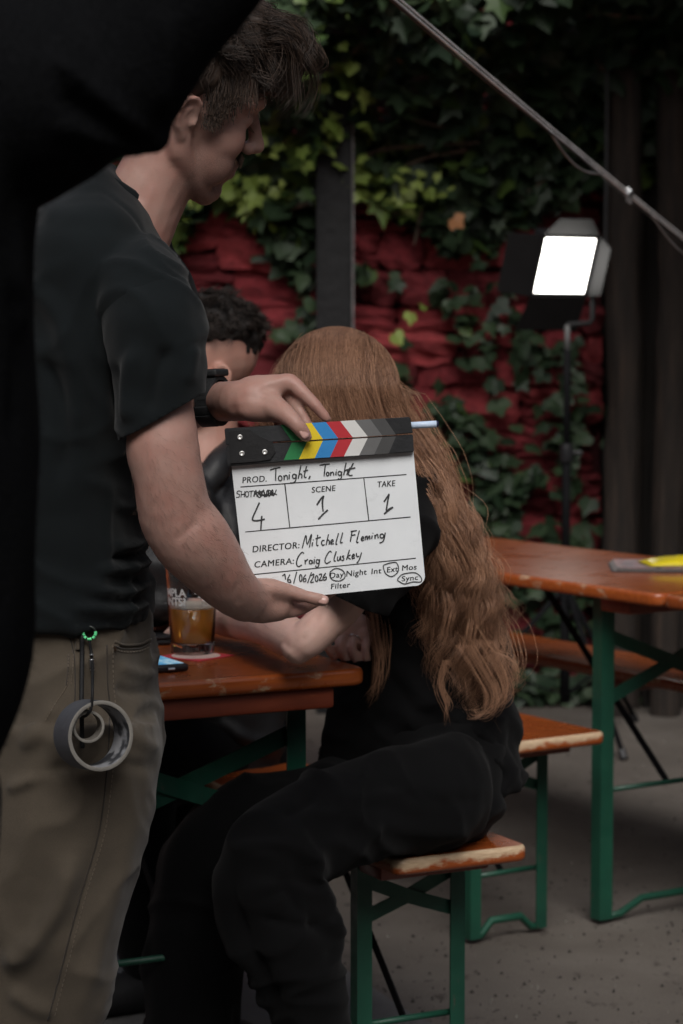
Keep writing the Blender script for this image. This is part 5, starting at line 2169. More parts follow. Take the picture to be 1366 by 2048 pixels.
# fine hair on his forearms
bvh = BVHTree.FromPolygons([tuple(v) for v in get_co(body.data) + np.array(man.location)], [tuple(p.vertices) for p in body.data.polygons])
paths = []
for k in range(800):
    if True:
        t = rgn.uniform(0, 1)
        ax = np.array([[330, 920], [352, 1030], [425, 1130], [490, 1200]])
        q = np.array([np.interp(t, [0, .35, .7, 1], ax[:, 0]), np.interp(t, [0, .35, .7, 1], ax[:, 1])])
        x, y = q[0] + rgn.uniform(-85, 85), q[1] + rgn.uniform(-60, 60)
        fl = Vector((0.75, 0, -0.65))
    else:
        x, y = rgn.uniform(450, 520), rgn.uniform(758, 840)
        fl = Vector((0.9, 0, 0.1))
    o = Vector((0, 0, CAM_H))
    h = bvh.ray_cast(o, (P(x, y, 3.0) - o).normalized(), 3.6)
    if h[0] is None or h[0].y > 3.4:
        continue
    p, nrm = h[0], h[1]
    if nrm.y > 0:
        nrm = -nrm
    dv = (fl - nrm * fl.dot(nrm) + nrm * 0.45 + Vector(rgn.normal(size=3)) * 0.25).normalized()
    L = rgn.uniform(0.006, 0.013)
    paths.append(np.array([tuple(p - nrm * 0.0005), tuple(p + dv * L * 0.5 + nrm * 0.001), tuple(p + dv * L)]))
ARMH = hair_mat('brown_arm_hair', (0.12, 0.075, 0.055), (0.22, 0.14, 0.10))
ah = strands_obj('arm_hair', paths, [0.00010] * len(paths), ARMH, body)
ah['kind'] = 'stuff'

# T-shirt
TSH = cloth('faded_black_jersey', (0.0052, 0.0074, 0.0084), 0.3, 1300, 0.92, 0.08, 0.2, 4)
fu = Fuse()
fu.loft([(338, 186, 226, MY + .03, .066), (352, 172, 240, MY + .03, .084), (390, 132, 276, MY + .02, .115), (432, 86, 311, MY + .02, .165), (470, 62, 325, MY + .02, .185), (520, 40, 338, MY + .02, .20), (640, 22, 345, MY + .02, .20), (760, 14, 322, MY + .02, .185), (900, 8, 290, MY + .02, .175), (1020, 4, 287, MY + .02, .170), (1140, 0, 294, MY + .02, .176), (1205, -4, 302, MY + .02, .182), (1234, -8, 306, MY + .02, .186)], n=48, sub=6)
fu.px([(240, 540, MY - .06, 100), (285, 600, RS + .01, 92), (300, 660, RS + .02, 70)], n=30, sub=6)
fu.px([(270, 560, MY + .13, 100), (300, 630, LSH, 100), (280, 740, LSH + .02, 92), (262, 830, LSH + .03, 86)], n=26, sub=5)
me = fu.mesh(0.0055, 7)
fu = Fuse()
fu.px([(262, 575, RS + .03, 70), (302, 640, RS, 99), (314, 710, RS - .006, 96), (318, 790, RS - .012, 88), (322, 850, RS - .015, 84), (328, 930, RS - .017, 82)], n=34, sub=7)
ms = fu.mesh(0.0055, 6)
ms = cut_plane(ms, P(322, 832, RS - .015), (0.50, 0.05, -0.86))
me = merge(me, ms)
V, N = get_co(me), get_no(me)
V = creases(V, N, [([(300, 1075), (265, 1090), (215, 1095)], 8, 0.0120), ([(300, 1120), (255, 1138), (190, 1140)], 8, 0.0135), ([(302, 1160), (250, 1185), (170, 1180)], 9, 0.0135), ([(300, 1205), (240, 1222), (140, 1215)], 9, 0.0120), ([(300, 1100), (260, 1113), (210, 1117)], 6, -0.0090),
                   ([(290, 1000), (260, 1015), (220, 1010)], 9, 0.0075), ([(60, 560), (120, 640), (150, 760), (140, 900)], 22, 0.0105), ([(90, 700), (130, 820), (120, 980)], 16, -0.0090),
                   ([(200, 380), (260, 430), (300, 490)], 4, -0.0018), ([(340, 690), (310, 760), (300, 830)], 14, -0.0105), ([(385, 690), (372, 770)], 12, 0.0075),
                   ([(270, 690), (255, 780), (262, 850)], 14, 0.0105), ([(235, 720), (230, 800), (240, 860)], 12, -0.0075), ([(285, 500), (330, 545), (385, 580)], 4, 0.0030), ([(120, 1250), (220, 1245), (295, 1262)], 4, -0.0030)])
V += N * (ridges(V, (5, 5, 11), 1.0, 0.12)[:, None] * 0.007 + vnoise(V, (9, 9, 22))[:, None] * 0.004 + vnoise(V, 40, 7)[:, None] * 0.0012)
set_co(me, V)
tee = solid(finish('t_shirt', me, TSH, man), 0.0025)
# neck rib
rib = []
for k in range(33):
    a = 2 * math.pi * k / 32
    c = P(262, 386, MY + .02)
    e1, e2 = Vector((0.83, 0, -0.55)).normalized(), Vector((0, 1, 0))
    rib.append(c + e1 * (0.060 * math.cos(a)) + e2 * (0.074 * math.sin(a)))
mb = MB()
V, F = tube_mesh([p - Vector((0.55, 0, 0.83)) * 0.006 for p in rib], [(0.012, 0.0045)] * 33, n=10, cap=False, sub=2, ref=(0.55, 0, 0.83))
mb.add(np.array(V) - np.array(man.location), F)
mb.obj('collar', TSH, tee, smooth=True)

# trousers
KH = cloth('khaki_twill', (0.100, 0.081, 0.060), 0.28, 1500, 0.9, 0.15, 0.22, 5)
fu = Fuse()
fu.loft([(1205, 8, 290, MY + .02, .155), (1228, 0, 297, MY + .02, .166), (1275, -6, 303, MY + .02, .172), (1340, -14, 309, MY + .015, .178), (1420, -24, 316, MY + .01, .182), (1510, -34, 322, MY + .0, .180), (1600, -40, 300, MY + .0, .165)], n=44, sub=5)
ML2 = MY - .085
fu.loft([(1440, -40, 318, ML2, .100), (1510, -46, 324, ML2, .104), (1590, -60, 307, ML2, .104), (1700, -75, 284, ML2, .100), (1800, -92, 263, ML2, .098), (1900, -112, 240, ML2, .096), (2048, -136, 208, ML2, .095), (2200, -150, 160, ML2, .095), (2380, -160, 120, ML2, .095), (2540, -165, 95, ML2, .10)], n=40, sub=5)
FL2 = MY + .10
fu.loft([(1440, -70, 290, FL2, .095), (1600, -100, 255, FL2, .10), (1800, -150, 190, FL2, .095), (2048, -200, 120, FL2, .092), (2300, -240, 40, FL2, .092), (2500, -260, 0, FL2, .098)], n=40, sub=5)
me = fu.mesh(0.006, 6)
V, N = get_co(me), get_no(me)
V = creases(V, N, [([(0, 1935), (60, 1890), (120, 1800), (150, 1700)], 20, 0.0150), ([(320, 1500), (270, 1480), (225, 1455)], 14, 0.0090), ([(318, 1535), (260, 1530), (215, 1520)], 12, -0.0075), ([(312, 1350), (270, 1345), (235, 1330)], 10, 0.0060), ([(308, 1380), (262, 1385), (232, 1372)], 9, -0.0060),
                   ([(60, 1560), (110, 1540), (150, 1530)], 12, -0.0075), ([(10, 1580), (60, 1560), (110, 1545)], 12, 0.0090), ([(280, 1620), (235, 1760), (190, 1900), (150, 2040)], 20, 0.0075), ([(20, 1980), (60, 2010), (110, 2030)], 16, 0.0090), ([(40, 1500), (80, 1460), (110, 1400)], 14, 0.0075), ([(213, 1560), (197, 1670), (159, 1798), (123, 1937), (100, 2029)], 4, -0.0033)])
V += N * (ridges(V, (6, 6, 7), 6.0, 0.14)[:, None] * 0.007 + vnoise(V, (10, 10, 6))[:, None] * 0.005 + vnoise(V, 35, 3)[:, None] * 0.0012)
set_co(me, V)
jeans = finish('jeans', me, KH, man)
tbv = BVHTree.FromPolygons([tuple(v) for v in get_co(jeans.data) + np.array(man.location)], [tuple(p.vertices) for p in jeans.data.polygons])


def on_mesh(bv, x, y, lift=0.0):
    o = Vector((0, 0, CAM_H))
    h = bv.ray_cast(o, (P(x, y, 3.0) - o).normalized(), 9)
    if h[0] is None:
        return None
    n = h[1] if h[1].y < 0 else -h[1]
    return h[0] + n * lift


def seam(name, pts, r, mat, parent, bv, lift=0.0, sub=8):
    A = catmull(np.array(pts, float), sub)
    Q = [on_mesh(bv, x, y, lift) for x, y in A]
    Q = [q for q in Q if q is not None]
    mb = MB()
    mb.tube([q - root_of(parent).location for q in Q], r, 6)
    return mb.obj(name, mat, parent, smooth=True)


def stitches(name, pts, mat, parent, bv, step=7, length=4, r=0.0007):
    A = catmull(np.array(pts, float), 30)
    d = np.concatenate([[0], np.cumsum(np.linalg.norm(np.diff(A, axis=0), axis=1))])
    mb = MB()
    s = 0
    while s + length < d[-1]:
        q = [(np.interp(v, d, A[:, 0]), np.interp(v, d, A[:, 1])) for v in (s, s + length)]
        p = [on_mesh(bv, x, y, 0.0006) for x, y in q]
        if None not in p and (p[0] - p[1]).length < 0.02:
            mb.tube([k - root_of(parent).location for k in p], r, 5)
        s += step
    o = mb.obj(name, mat, parent)
    o['kind'] = 'stuff'
    return o


DK = cloth('khaki_seam_shadow', (0.045, 0.036, 0.028), 0.2, 1500)
ST = cloth('khaki_thread', (0.17, 0.135, 0.10), 0.2, 1500)
OUT = [(214, 1290), (215, 1363), (219, 1410), (218, 1476), (213, 1552), (197, 1670), (159, 1798), (123, 1937), (96, 2040)]
seam('side_seam', OUT, 0.0013, DK, jeans, tbv, 0.0002)
stitches('stitching', [(x + 11, y) for x, y in OUT], ST, jeans, tbv, 10, 6)
POC = [(229, 1284), (250, 1290), (280, 1288), (301, 1279)]
seam('pocket_edge', POC, 0.0020, KH, jeans, tbv, 0.0008)
seam('pocket_edge', [(x, y + 8) for x, y in POC], 0.0010, DK, jeans, tbv, 0.0)
stitches('stitching', [(x, y + 14) for x, y in POC], ST, jeans, tbv, 6, 4)
BP = [(138, 1308), (136, 1340), (133, 1372), (112, 1405), (90, 1442)]
stitches('stitching', BP, ST, jeans, tbv, 7, 5)
stitches('stitching', [(x + 9, y) for x, y in BP[:3]], ST, jeans, tbv, 7, 5)
seam('pocket_edge', BP[:3], 0.0012, DK, jeans, tbv, 0.0)
seam('side_seam', [(135, 1262), (148, 1310), (150, 1390), (146, 1440)], 0.0010, DK, jeans, tbv, 0.0)
seam('waistband', [(75, 1260), (105, 1259), (140, 1260)], 0.0024, ST, jeans, tbv, 0.0006)
seam('belt_loop', [(153, 1258), (155, 1284), (156, 1300)], 0.0035, KH, jeans, tbv, 0.001)
mb = MB()
rv = on_mesh(tbv, 228, 1298, 0.0004) - man.location
mb.tube([rv, rv + Vector((0, -0.0012, 0))], 0.0034, 10)
mb.obj('rivet', simple('dark_copper', (0.07, 0.045, 0.03), 0.4, 0.2, 20, 0, metallic=0.7), jeans)
SH = simple('black_trainer', (0.015, 0.015, 0.016), 0.6, 0.3, 20, 0.2, 80)
shoe(man, (-0.49, MY - .09, 0), (1, 0.15, 0), SH)
shoe(man, (-0.60, MY + .10, 0), (1, 0.35, 0), SH)

# wristwatch
wc = P(427, 802, LSH - .128)
wax = (P(452, 803, LSH - .135) - P(405, 806, LSH - .118)).normalized()
watch = thing('wristwatch', 'black rubber sports watch on the upper wrist of the man with the slate', 'watch', wc)
rub = simple('black_rubber', (0.017, 0.018, 0.019), 0.55, 0.2, 20, 0.15, 300)
e2 = Vector((0, 0, 1)) - wax * wax.z
e2.normalize()
e1 = wax.cross(e2)
RZ, RY = 0.0335, 0.0325
V, F = [], []
nn_ = 48
for j in range(nn_):
    a = 2 * math.pi * j / nn_
    d = e1 * math.cos(a) * RY + e2 * math.sin(a) * RZ
    hw = 0.0118 + 0.0022 * max(0, math.sin(a))
    for u, v in ((-hw, 0), (-hw * 0.93, 0.0022), (hw * 0.93, 0.0022), (hw, 0), (hw, -0.004), (-hw, -0.004)):
        V.append(tuple(wax * u + d * (1 + v / 0.032)))
for j in range(nn_):
    for k in range(6):
        F.append((j * 6 + k, j * 6 + (k + 1) % 6, ((j + 1) % nn_) * 6 + (k + 1) % 6, ((j + 1) % nn_) * 6 + k))
mesh_obj('strap', V, F, rub, watch, smooth=False)
# buckle end, keeper and pressed slots on the side that faces the lens
front = -e1 if (-e1).y < 0 else e1
slot = simple('slot_shadow', (0.004, 0.004, 0.004), 0.8, 0.1, 20, 0)
for a in (48, 36, 25, 14, 3):
    d = front * math.cos(math.radians(a)) * (RY + 0.0020) + e2 * math.sin(math.radians(a)) * (RZ + 0.0020)
    t = (-front * math.sin(math.radians(a)) + e2 * math.cos(math.radians(a))).normalized()
    mb = MB()
    mb.bar(d - wax * 0.0062, d + wax * 0.0062, 0.0018, 0.0012, up=d)
    mb.obj('strap_slot', slot, watch)
for a, hw, th in ((-22, 0.0142, 0.004), (-42, 0.0140, 0.0052), (-60, 0.0138, 0.0046)):
    d = front * math.cos(math.radians(a)) * (RY + 0.0025) + e2 * math.sin(math.radians(a)) * (RZ + 0.0025)
    mb = MB()
    mb.bar(d - wax * hw, d + wax * hw, 0.0135, th, up=d)
    mb.obj('keeper', rub, watch, bevel=0.0012)
mb = MB()
MW = Matrix((wax, e1, e2)).transposed().to_4x4()
mb.box((-0.0175, -0.019, RZ + 0.0005), (0.0175, 0.019, RZ + 0.0105), M=MW)
mb.obj('watch_case', rub, watch, bevel=0.003, seg=3)
mb = MB()
mb.box((-0.013, -0.014, RZ + 0.0106), (0.013, 0.014, RZ + 0.0112), M=MW)
gl = NT('dark_watch_glass')
gl.base((0.01, 0.011, 0.013))
gl.set(Roughness=0.08)
mb.obj('watch_glass', gl.m, watch)

# key ring with cord and rolls of tape at his hip
ky = on_mesh(tbv, 173, 1268, 0.012)
keys = thing('key_ring', 'clip ring with pale green glow marks and black cords at the waistband', 'key ring', ky)
Rr = 12.5 * ky.y / FPX
ringm = simple('dark_clip_metal', (0.03, 0.034, 0.032), 0.35, 0.2, 20, 0, metallic=0.6)
mb = MB()
mb.tube([(Rr * math.cos(a), 0, Rr * math.sin(a)) for a in np.linspace(0, 2 * math.pi, 33)], 0.0018, 8)
mb.obj('clip', ringm, keys, smooth=True)
glow = simple('luminous_green_paint', (0.16, 0.85, 0.36), 0.5, 0.1, 30, 0)
for a0, a1 in ((165, 205), (212, 238), (250, 290), (302, 328), (335, 375)):
    mb = MB()
    mb.tube([(Rr * math.cos(math.radians(a)), -0.0006, Rr * math.sin(math.radians(a))) for a in np.linspace(a0, a1, 7)], 0.0021, 8)
    mb.obj('glow_mark', glow, keys, smooth=True)
cordm = simple('black_cord', (0.007, 0.007, 0.008), 0.7, 0.2, 30, 0.2, 300)
tpe = on_mesh(tbv, 180, 1470, 0.030)


def hang(pts, r, name, mat, lift):
    A = catmull(np.array(pts, float), 6)
    mb = MB()
    mb.tube([P(x, y, yy) - ky for x, y, yy in A], r, 8)
    return mb.obj(name, mat, keys, smooth=True)


Yk, Yt = ky.y, tpe.y - 0.012
hang([(164, 1270, Yk), (164, 1320, Yk - .004), (163, 1400, Yt + .03), (164, 1462, Yt + .026), (165, 1496, Yt + .026)], 0.0030, 'cord', cordm, 0)
hang([(178, 1274, Yk), (184, 1320, Yk - .006), (185, 1370, Yt - .01), (183, 1412, Yt - .022), (176, 1428, Yt - .018), (166, 1434, Yt - .004)], 0.0020, 'cord', cordm, 0)
mb = MB()
for y0, y1, rr in ((1308, 1312, 0.0031), (1319, 1334, 0.0032), (1337, 1340, 0.0031)):
    pass
hang([(183.2, 1318, Yk - .006), (184.3, 1335, Yk - .007)], 0.0031, 'cord_ferrule', MAT['steel'], 0)
hang([(182.8, 1308, Yk - .0055), (183.0, 1311, Yk - .0055)], 0.0030, 'cord_ferrule', MAT['steel'], 0)
hang([(184.5, 1338, Yk - .007), (184.6, 1341, Yk - .007)], 0.0030, 'cord_ferrule', MAT['steel'], 0)


def tape_roll(name, label, cx, cy, Y, r_out, r_in, half, axis, mo, me_, mi):
    c = P(cx, cy, Y)
    t = thing(name, label, 'tape roll', c)
    ax = Vector(axis).normalized()
    up = Vector((0, 0, 1))
    up = (up - ax * up.dot(ax)).normalized()
    sd = ax.cross(up)
    n = 56

    def surf_(prof, mat, nm):
        V, F = [], []
        for r, h in prof:
            for j in range(n):
                a = 2 * math.pi * j / n
                V.append(tuple(ax * h + up * (r * math.sin(a)) + sd * (r * math.cos(a))))
        for i in range(len(prof) - 1):
            for j in range(n):
                F.append((i * n + j, i * n + (j + 1) % n, (i + 1) * n + (j + 1) % n, (i + 1) * n + j))
        return mesh_obj(nm, V, F, mat, t, smooth=True)
    surf_([(r_out, half - 0.0003), (r_out, -half + 0.0003)], mo, 'tape')
    surf_([(r_in, half), (r_in + 0.0006, half + 0.0004), (r_out - 0.0006, half + 0.0004), (r_out, half)], me_, 'rim')
    surf_([(r_out, -half), (r_out - 0.0006, -half - 0.0004), (r_in + 0.0006, -half - 0.0004), (r_in, -half)], me_, 'rim')
    surf_([(r_in, -half + 0.0003), (r_in, half - 0.0003)], mi, 'core')
    return t


tg = simple('grey_cloth_tape', (0.075, 0.078, 0.088), 0.6, 0.15, 20, 0.15, 160)
te = simple('tape_edge', (0.23, 0.215, 0.19), 0.7, 0.15, 60, 0.2, 200)
tc = NT('streaked_core')
c = tc.ramp(tc.noise(30, 3, 0.5, (1, 1, 1)), [(0.48, (0.30, 0.305, 0.32)), (0.56, (0.05, 0.052, 0.058))])
tc.base(c)
tc.set(Roughness=0.5)
sp = FPX / Yt
tape_roll('tape_roll', 'wide roll of grey tape hanging at the hip of the standing man', 186.5, 1470, Yt, 71 / sp, 63 / sp, 0.024, (0.50, -0.86, 0.10), tg, te, tc.m)
tape_roll('tape_roll', 'small narrow tape core hanging inside the wide grey roll', 173, 1452, Yt - 0.006, 32.5 / sp, 27 / sp, 0.012, (0.35, -0.93, 0.06), te, te, simple('card_core', (0.16, 0.145, 0.125), 0.8, 0.2, 40, 0.2, 100))

# ================================================================== 2. the long-haired woman
WY = 3.74
TAB = 0.77
woman = thing('person', 'woman in black with very long wavy auburn hair leaning on the table', 'person', (P(850, 1700, WY).x, WY, 0))
WHM = head_frame(668, 822, WY - 0.02, 130, 14, 0, 0.97)
fu = Fuse()
add_head(fu, WHM)
fu.px([(690, 870, WY - .01, 60), (735, 935, WY - .01, 66), (770, 1000, WY, 110)], n=20)
fu.px([(785, 1010, WY + .03, 95), (825, 1150, WY + .09, 90), (860, 1350, WY + .10, 90), (870, 1540, WY + .07, 90)], n=24)
# left arm: elbow on the board near the lens, forearm going away along the table
el = PZ(592, 1296, TAB + 0.045)
ey = el.y
fu.px([(785, 1030, WY - .09, 58), (745, 1110, ey + .03, 50), (690, 1200, ey + .03, 44), (652, 1243, ey + .015, 41), (612, 1281, ey, 38), (594, 1298, ey - .002, 32)], n=22, sub=6)
fa = PZ(430, 1246, TAB + 0.036)
fu.px([(600, 1286, ey, 36), (572, 1270, ey + .05, 42), (520, 1246, ey + .16, 40), (470, 1240, fa.y - .06, 38), (420, 1236, fa.y, 28)], n=22, sub=6)
relaxed_hand(fu, P(415, 1236, fa.y + .01), (-0.62, 0.75, -0.03), (0, 0.2, -1), 0.92, 0.35)
# right arm tucked across: the ringed hand lies on the board by the other elbow
hy = PZ(705, 1310, TAB + 0.01).y
fu.px([(800, 1020, WY + .17, 76), (790, 1120, WY + .13, 56), (775, 1210, WY + .08, 44), (748, 1242, hy + .05, 33), (722, 1252, hy + .02, 30)], n=20)
fu.px([(735, 1250, hy + .03, 26), (705, 1256, hy + .015, 27), (690, 1262, hy + .01, 22)], n=18)
fu.px([(738, 1252, hy + .028, 24), (728, 1268, hy + .01, 24)], n=18)
fu.px([(690, 1262, hy + .024, 22), (692, 1292, hy + .016, 22), (694, 1310, hy + .018, 15)], n=16)
fu.px([(718, 1266, hy + .024, 22), (720, 1292, hy + .016, 22), (720, 1310, hy + .018, 15)], n=16)
for a, b, c, r in (((668, 1258), (653, 1286), (667, 1318), 9.4), ((690, 1258), (679, 1290), (690, 1322), 9.8), ((712, 1260), (704, 1294), (714, 1326), 9.8), ((734, 1264), (731, 1296), (734, 1324), 9.6)):
    fu.px([(a[0] + 12, a[1] - 8, hy + .022, r + 4), (a[0] + 2, a[1] + 4, hy + .006, r + 1.4), (b[0], b[1], hy - .012, r), (c[0], c[1] - 6, hy - .006, r - 0.8), (c[0] - 1, c[1], hy - .002, r - 2.4)], n=14)
fu.px([(850, 1580, WY - .02, 90), (700, 1622, WY - .19, 60), (600, 1660, WY - .26, 50)], n=18)
me = fu.mesh(0.0028, 4, 0.45)
V, N = get_co(me), get_no(me)
# forearm and hand lie on the board, they do not sink into it
x, y = proj(V)
tabm = (x < 741) & (V[:, 1] > TABLE1.location.y - 0.05) & (V[:, 2] > TAB - 0.08) & (V[:, 2] < TAB + 0.0015)
V[tabm, 2] = TAB + 0.0015
V = creases(V, N, [([(640, 1225), (622, 1262), (600, 1284)], 8, -0.0015), ([(560, 1290), (585, 1312)], 7, 0.0015), ([(700, 1266), (696, 1318)], 3.0, -0.0025), ([(724, 1270), (725, 1318)], 3.0, -0.0025), ([(679, 1266), (671, 1312)], 3.0, -0.0025)])
V += N * (vnoise(V, 50)[:, None] * 0.0006)
set_co(me, V)
wbody = finish('body', me, SKIN_W, woman)
for a, b in (((666, 1312), (668, 1322)), ((688, 1316), (690, 1326)), ((710, 1320), (712, 1330)), ((732, 1318), (732, 1328))):
    nail(woman, 'nail', P(a[0], a[1], hy - .0125), P(b[0], b[1], hy - .009) - P(a[0], a[1], hy - .0125), (0, -1, 0.5), 0.0042, 0.0046)
# finger ring
rc = P(709, 1277, hy - .003)
rax = (P(704, 1294, hy - .012) - P(714, 1264, hy + .006)).normalized()
ring = thing('finger_ring', 'thin silver ring on the hand of the long-haired woman', 'ring', rc)
s1 = rax.cross(Vector((0, 1, 0))).normalized()
s2 = rax.cross(s1)
mb = MB()
mb.tube([s1 * (0.0108 * math.cos(a)) + s2 * (0.0108 * math.sin(a)) for a in np.linspace(0, 2 * math.pi, 29)], 0.0011, 6)
mb.obj('band', simple('bright_silver', (0.8, 0.8, 0.8), 0.2, 0.05, 20, 0, metallic=0.95), ring, smooth=True)

BLK_W = cloth('black_cotton', (0.0024, 0.0024, 0.0028), 0.25, 1300, 0.93, 0.03, 0.22, 4)
fu = Fuse()
fu.loft([(930, 715, 800, WY + .01, .06), (975, 690, 860, WY + .02, .12), (1040, 690, 915, WY + .05, .145), (1120, 688, 955, WY + .09, .15), (1260, 690, 1000, WY + .11, .145), (1400, 668, 1028, WY + .12, .145), (1500, 648, 1040, WY + .12, .145), (1565, 640, 1046, WY + .10, .15)], n=44, sub=6, p=2.1)
fu.px([(790, 990, WY - .08, 90), (775, 1050, ey + .05, 80)], n=26, sub=5)
fu.px([(800, 1010, WY + .16, 84), (795, 1100, WY + .15, 72), (785, 1160, WY + .12, 66)], n=22, sub=5)
# the loose tail of the shirt behind
fu.px([(920, 1430, WY + .06, 88), (962, 1510, WY + .04, 66), (1006, 1552, WY + .03, 34), (1030, 1572, WY + .03, 15)], n=20)
me = fu.mesh(0.0065, 6)
fu = Fuse()
fu.px([(800, 1000, WY - .08, 84), (765, 1065, ey + .03, 92), (728, 1140, ey + .02, 90), (688, 1215, ey + .015, 84), (650, 1285, ey + .01, 80)], n=30, sub=6)
ms = fu.mesh(0.006, 5)
ms = cut_plane(ms, P(702, 1196, ey + .015), (-0.42, 0.0, -0.9))
me = merge(me, ms)
V, N = get_co(me), get_no(me)
V = creases(V, N, [([(760, 1300), (860, 1400), (1000, 1480)], 18, 0.010), ([(800, 1420), (900, 1480), (1010, 1530)], 16, 0.012), ([(790, 1480), (880, 1540), (980, 1560)], 14, 0.010), ([(780, 1340), (850, 1450), (930, 1500)], 14, -0.008), ([(700, 1200), (760, 1180), (820, 1130)], 16, 0.006), ([(720, 1250), (760, 1350), (770, 1450)], 22, 0.010), ([(860, 1450), (950, 1510), (1020, 1565)], 9, -0.008), ([(900, 1440), (950, 1465), (990, 1500)], 8, 0.010), ([(920, 1480), (960, 1500), (1005, 1540)], 7, 0.010), ([(840, 1500), (900, 1545), (960, 1560)], 8, 0.008), ([(730, 1420), (780, 1480), (850, 1530)], 12, 0.008)])
V += N * (vnoise(V, (8, 8, 14))[:, None] * 0.009 + vnoise(V + vnoise(V, 6, 9)[:, None] * 0.08, (14, 14, 26), 5)[:, None] * 0.004 + ridges(V, (7, 7, 9), 4.0, 0.10)[:, None] * 0.010)
set_co(me, V)
solid(finish('t_shirt', me, BLK_W, woman), 0.003)
fu = Fuse()
SEAT = 0.472
fu.px([(872, 1530, WY + .03, 128), (880, 1578, WY + .02, 128)], n=28)
fu.px([(885, 1580, WY - .07, 106), (800, 1600, WY - .13, 104), (680, 1636, WY - .21, 98), (580, 1676, WY - .29, 94), (536, 1722, WY - .315, 92), (540, 1790, WY - .31, 98), (566, 1860, WY - .29, 106), (600, 1950, WY - .27, 84), (628, 2048, WY - .26, 66), (640, 2200, WY - .25, 84), (645, 2330, WY - .25, 98)], n=30, sub=6)
fu.px([(870, 1570, WY + .11, 100), (700, 1616, WY + .02, 96), (520, 1650, WY - .06, 94), (440, 1700, WY - .08, 94), (408, 1790, WY - .07, 100), (392, 1920, WY - .05, 98), (386, 2048, WY - .04, 96), (380, 2240, WY - .03, 98)], n=28, sub=6)
me = fu.mesh(0.0065, 6)
V, N = get_co(me), get_no(me)
V = creases(V, N, [([(560, 1640), (640, 1740), (690, 1800)], 18, 0.010), ([(600, 1720), (640, 1790), (672, 1850)], 13, 0.012), ([(540, 1740), (600, 1820), (660, 1880)], 14, -0.009), ([(441, 1737), (461, 1840), (512, 1942), (564, 2048)], 11, 0.010), ([(470, 1737), (490, 1840), (540, 1942), (590, 2048)], 10, -0.008), ([(640, 1840), (668, 1862), (676, 1870)], 10, 0.012), ([(650, 1815), (665, 1830)], 8, -0.010), ([(700, 1620), (820, 1660), (940, 1650)], 18, 0.008), ([(760, 1570), (860, 1600), (980, 1600)], 14, -0.006), ([(660, 1890), (650, 1940)], 12, -0.006), ([(470, 1700), (560, 1690), (640, 1720)], 10, 0.009), ([(500, 1770), (570, 1770), (640, 1800)], 9, 0.008), ([(520, 1830), (590, 1850), (650, 1850)], 9, -0.008), ([(760, 1640), (700, 1700), (660, 1760)], 12, 0.009), ([(820, 1580), (740, 1600), (660, 1600)], 12, 0.007), ([(640, 1580), (600, 1620), (560, 1640)], 10, -0.006)])
V += N * (vnoise(V, (9, 9, 7))[:, None] * 0.010 + vnoise(V + vnoise(V, 6, 9)[:, None] * 0.08, (22, 22, 9), 5)[:, None] * 0.004 + ridges(V, (7, 7, 10), 2.0, 0.10)[:, None] * 0.011)
# the seat presses the cloth flat
x, y = proj(V)
bl = BENCH1.location
cth, sth = math.cos(TH1), math.sin(TH1)
lx_, ly_ = (V[:, 0] - bl.x) * cth + (V[:, 1] - bl.y) * sth, -(V[:, 0] - bl.x) * sth + (V[:, 1] - bl.y) * cth
onb = (lx_ > -0.01) & (lx_ < 0.27) & (ly_ > -0.01) & (V[:, 2] < SEAT) & (V[:, 2] > SEAT - 0.16)
V[onb, 2] = SEAT
V[:, 2] = np.maximum(V[:, 2], 0.006)
set_co(me, V)
solid(finish('trousers', me, BLK_W, woman), 0.002)
shoe(woman, (P(640, 1900, WY - .25).x, WY - .25, 0), (-0.8, -0.35, 0), SH, 0.25)
shoe(woman, (P(440, 1900, WY - .06).x, WY - .06, 0), (-0.8, -0.35, 0), SH, 0.25)

# her hair: a dense wavy fall from the crown down the back
HAIR_W = hair_mat('auburn_hair', (0.085, 0.036, 0.021), (0.64, 0.355, 0.215), 0.38, True)
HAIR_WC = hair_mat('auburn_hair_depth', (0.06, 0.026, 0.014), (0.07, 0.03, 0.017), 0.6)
HY0 = WY - 0.02
fu = Fuse()
fu.ball(P(673, 784, HY0), (0.092, 0.098, 0.090))
fu.ball(P(668, 804, HY0), (0.094, 0.092, 0.092))
fu.px([(680, 800, HY0 - .01, 118), (745, 900, HY0 - .035, 92), (820, 1000, HY0 - .06, 66), (875, 1100, HY0 - .05, 52), (905, 1200, HY0 - .01, 46), (925, 1300, HY0 + .0, 34), (935, 1360, HY0 + .0, 18)], n=26, sub=5)
me = fu.mesh(0.006, 6)
V, N = get_co(me), get_no(me)
V += N * (vnoise(V, (26, 26, 12))[:, None] * 0.008)
set_co(me, V)
whair = finish('hair', me, HAIR_WC, woman)
rgw = np.random.default_rng(8)
ys = np.array([646, 655, 668, 690, 730, 770, 810, 850, 900, 950, 1000, 1050, 1100, 1150, 1200, 1250, 1300, 1350, 1400, 1440], float)
Lx = np.array([640, 620, 602, 585, 556, 541, 537, 540, 585, 650, 712, 762, 800, 826, 838, 842, 846, 858, 880, 890], float)
Rx = np.array([706, 722, 732, 746, 770, 788, 808, 832, 868, 893, 912, 930, 948, 968, 988, 1000, 1006, 1014, 1012, 985], float)
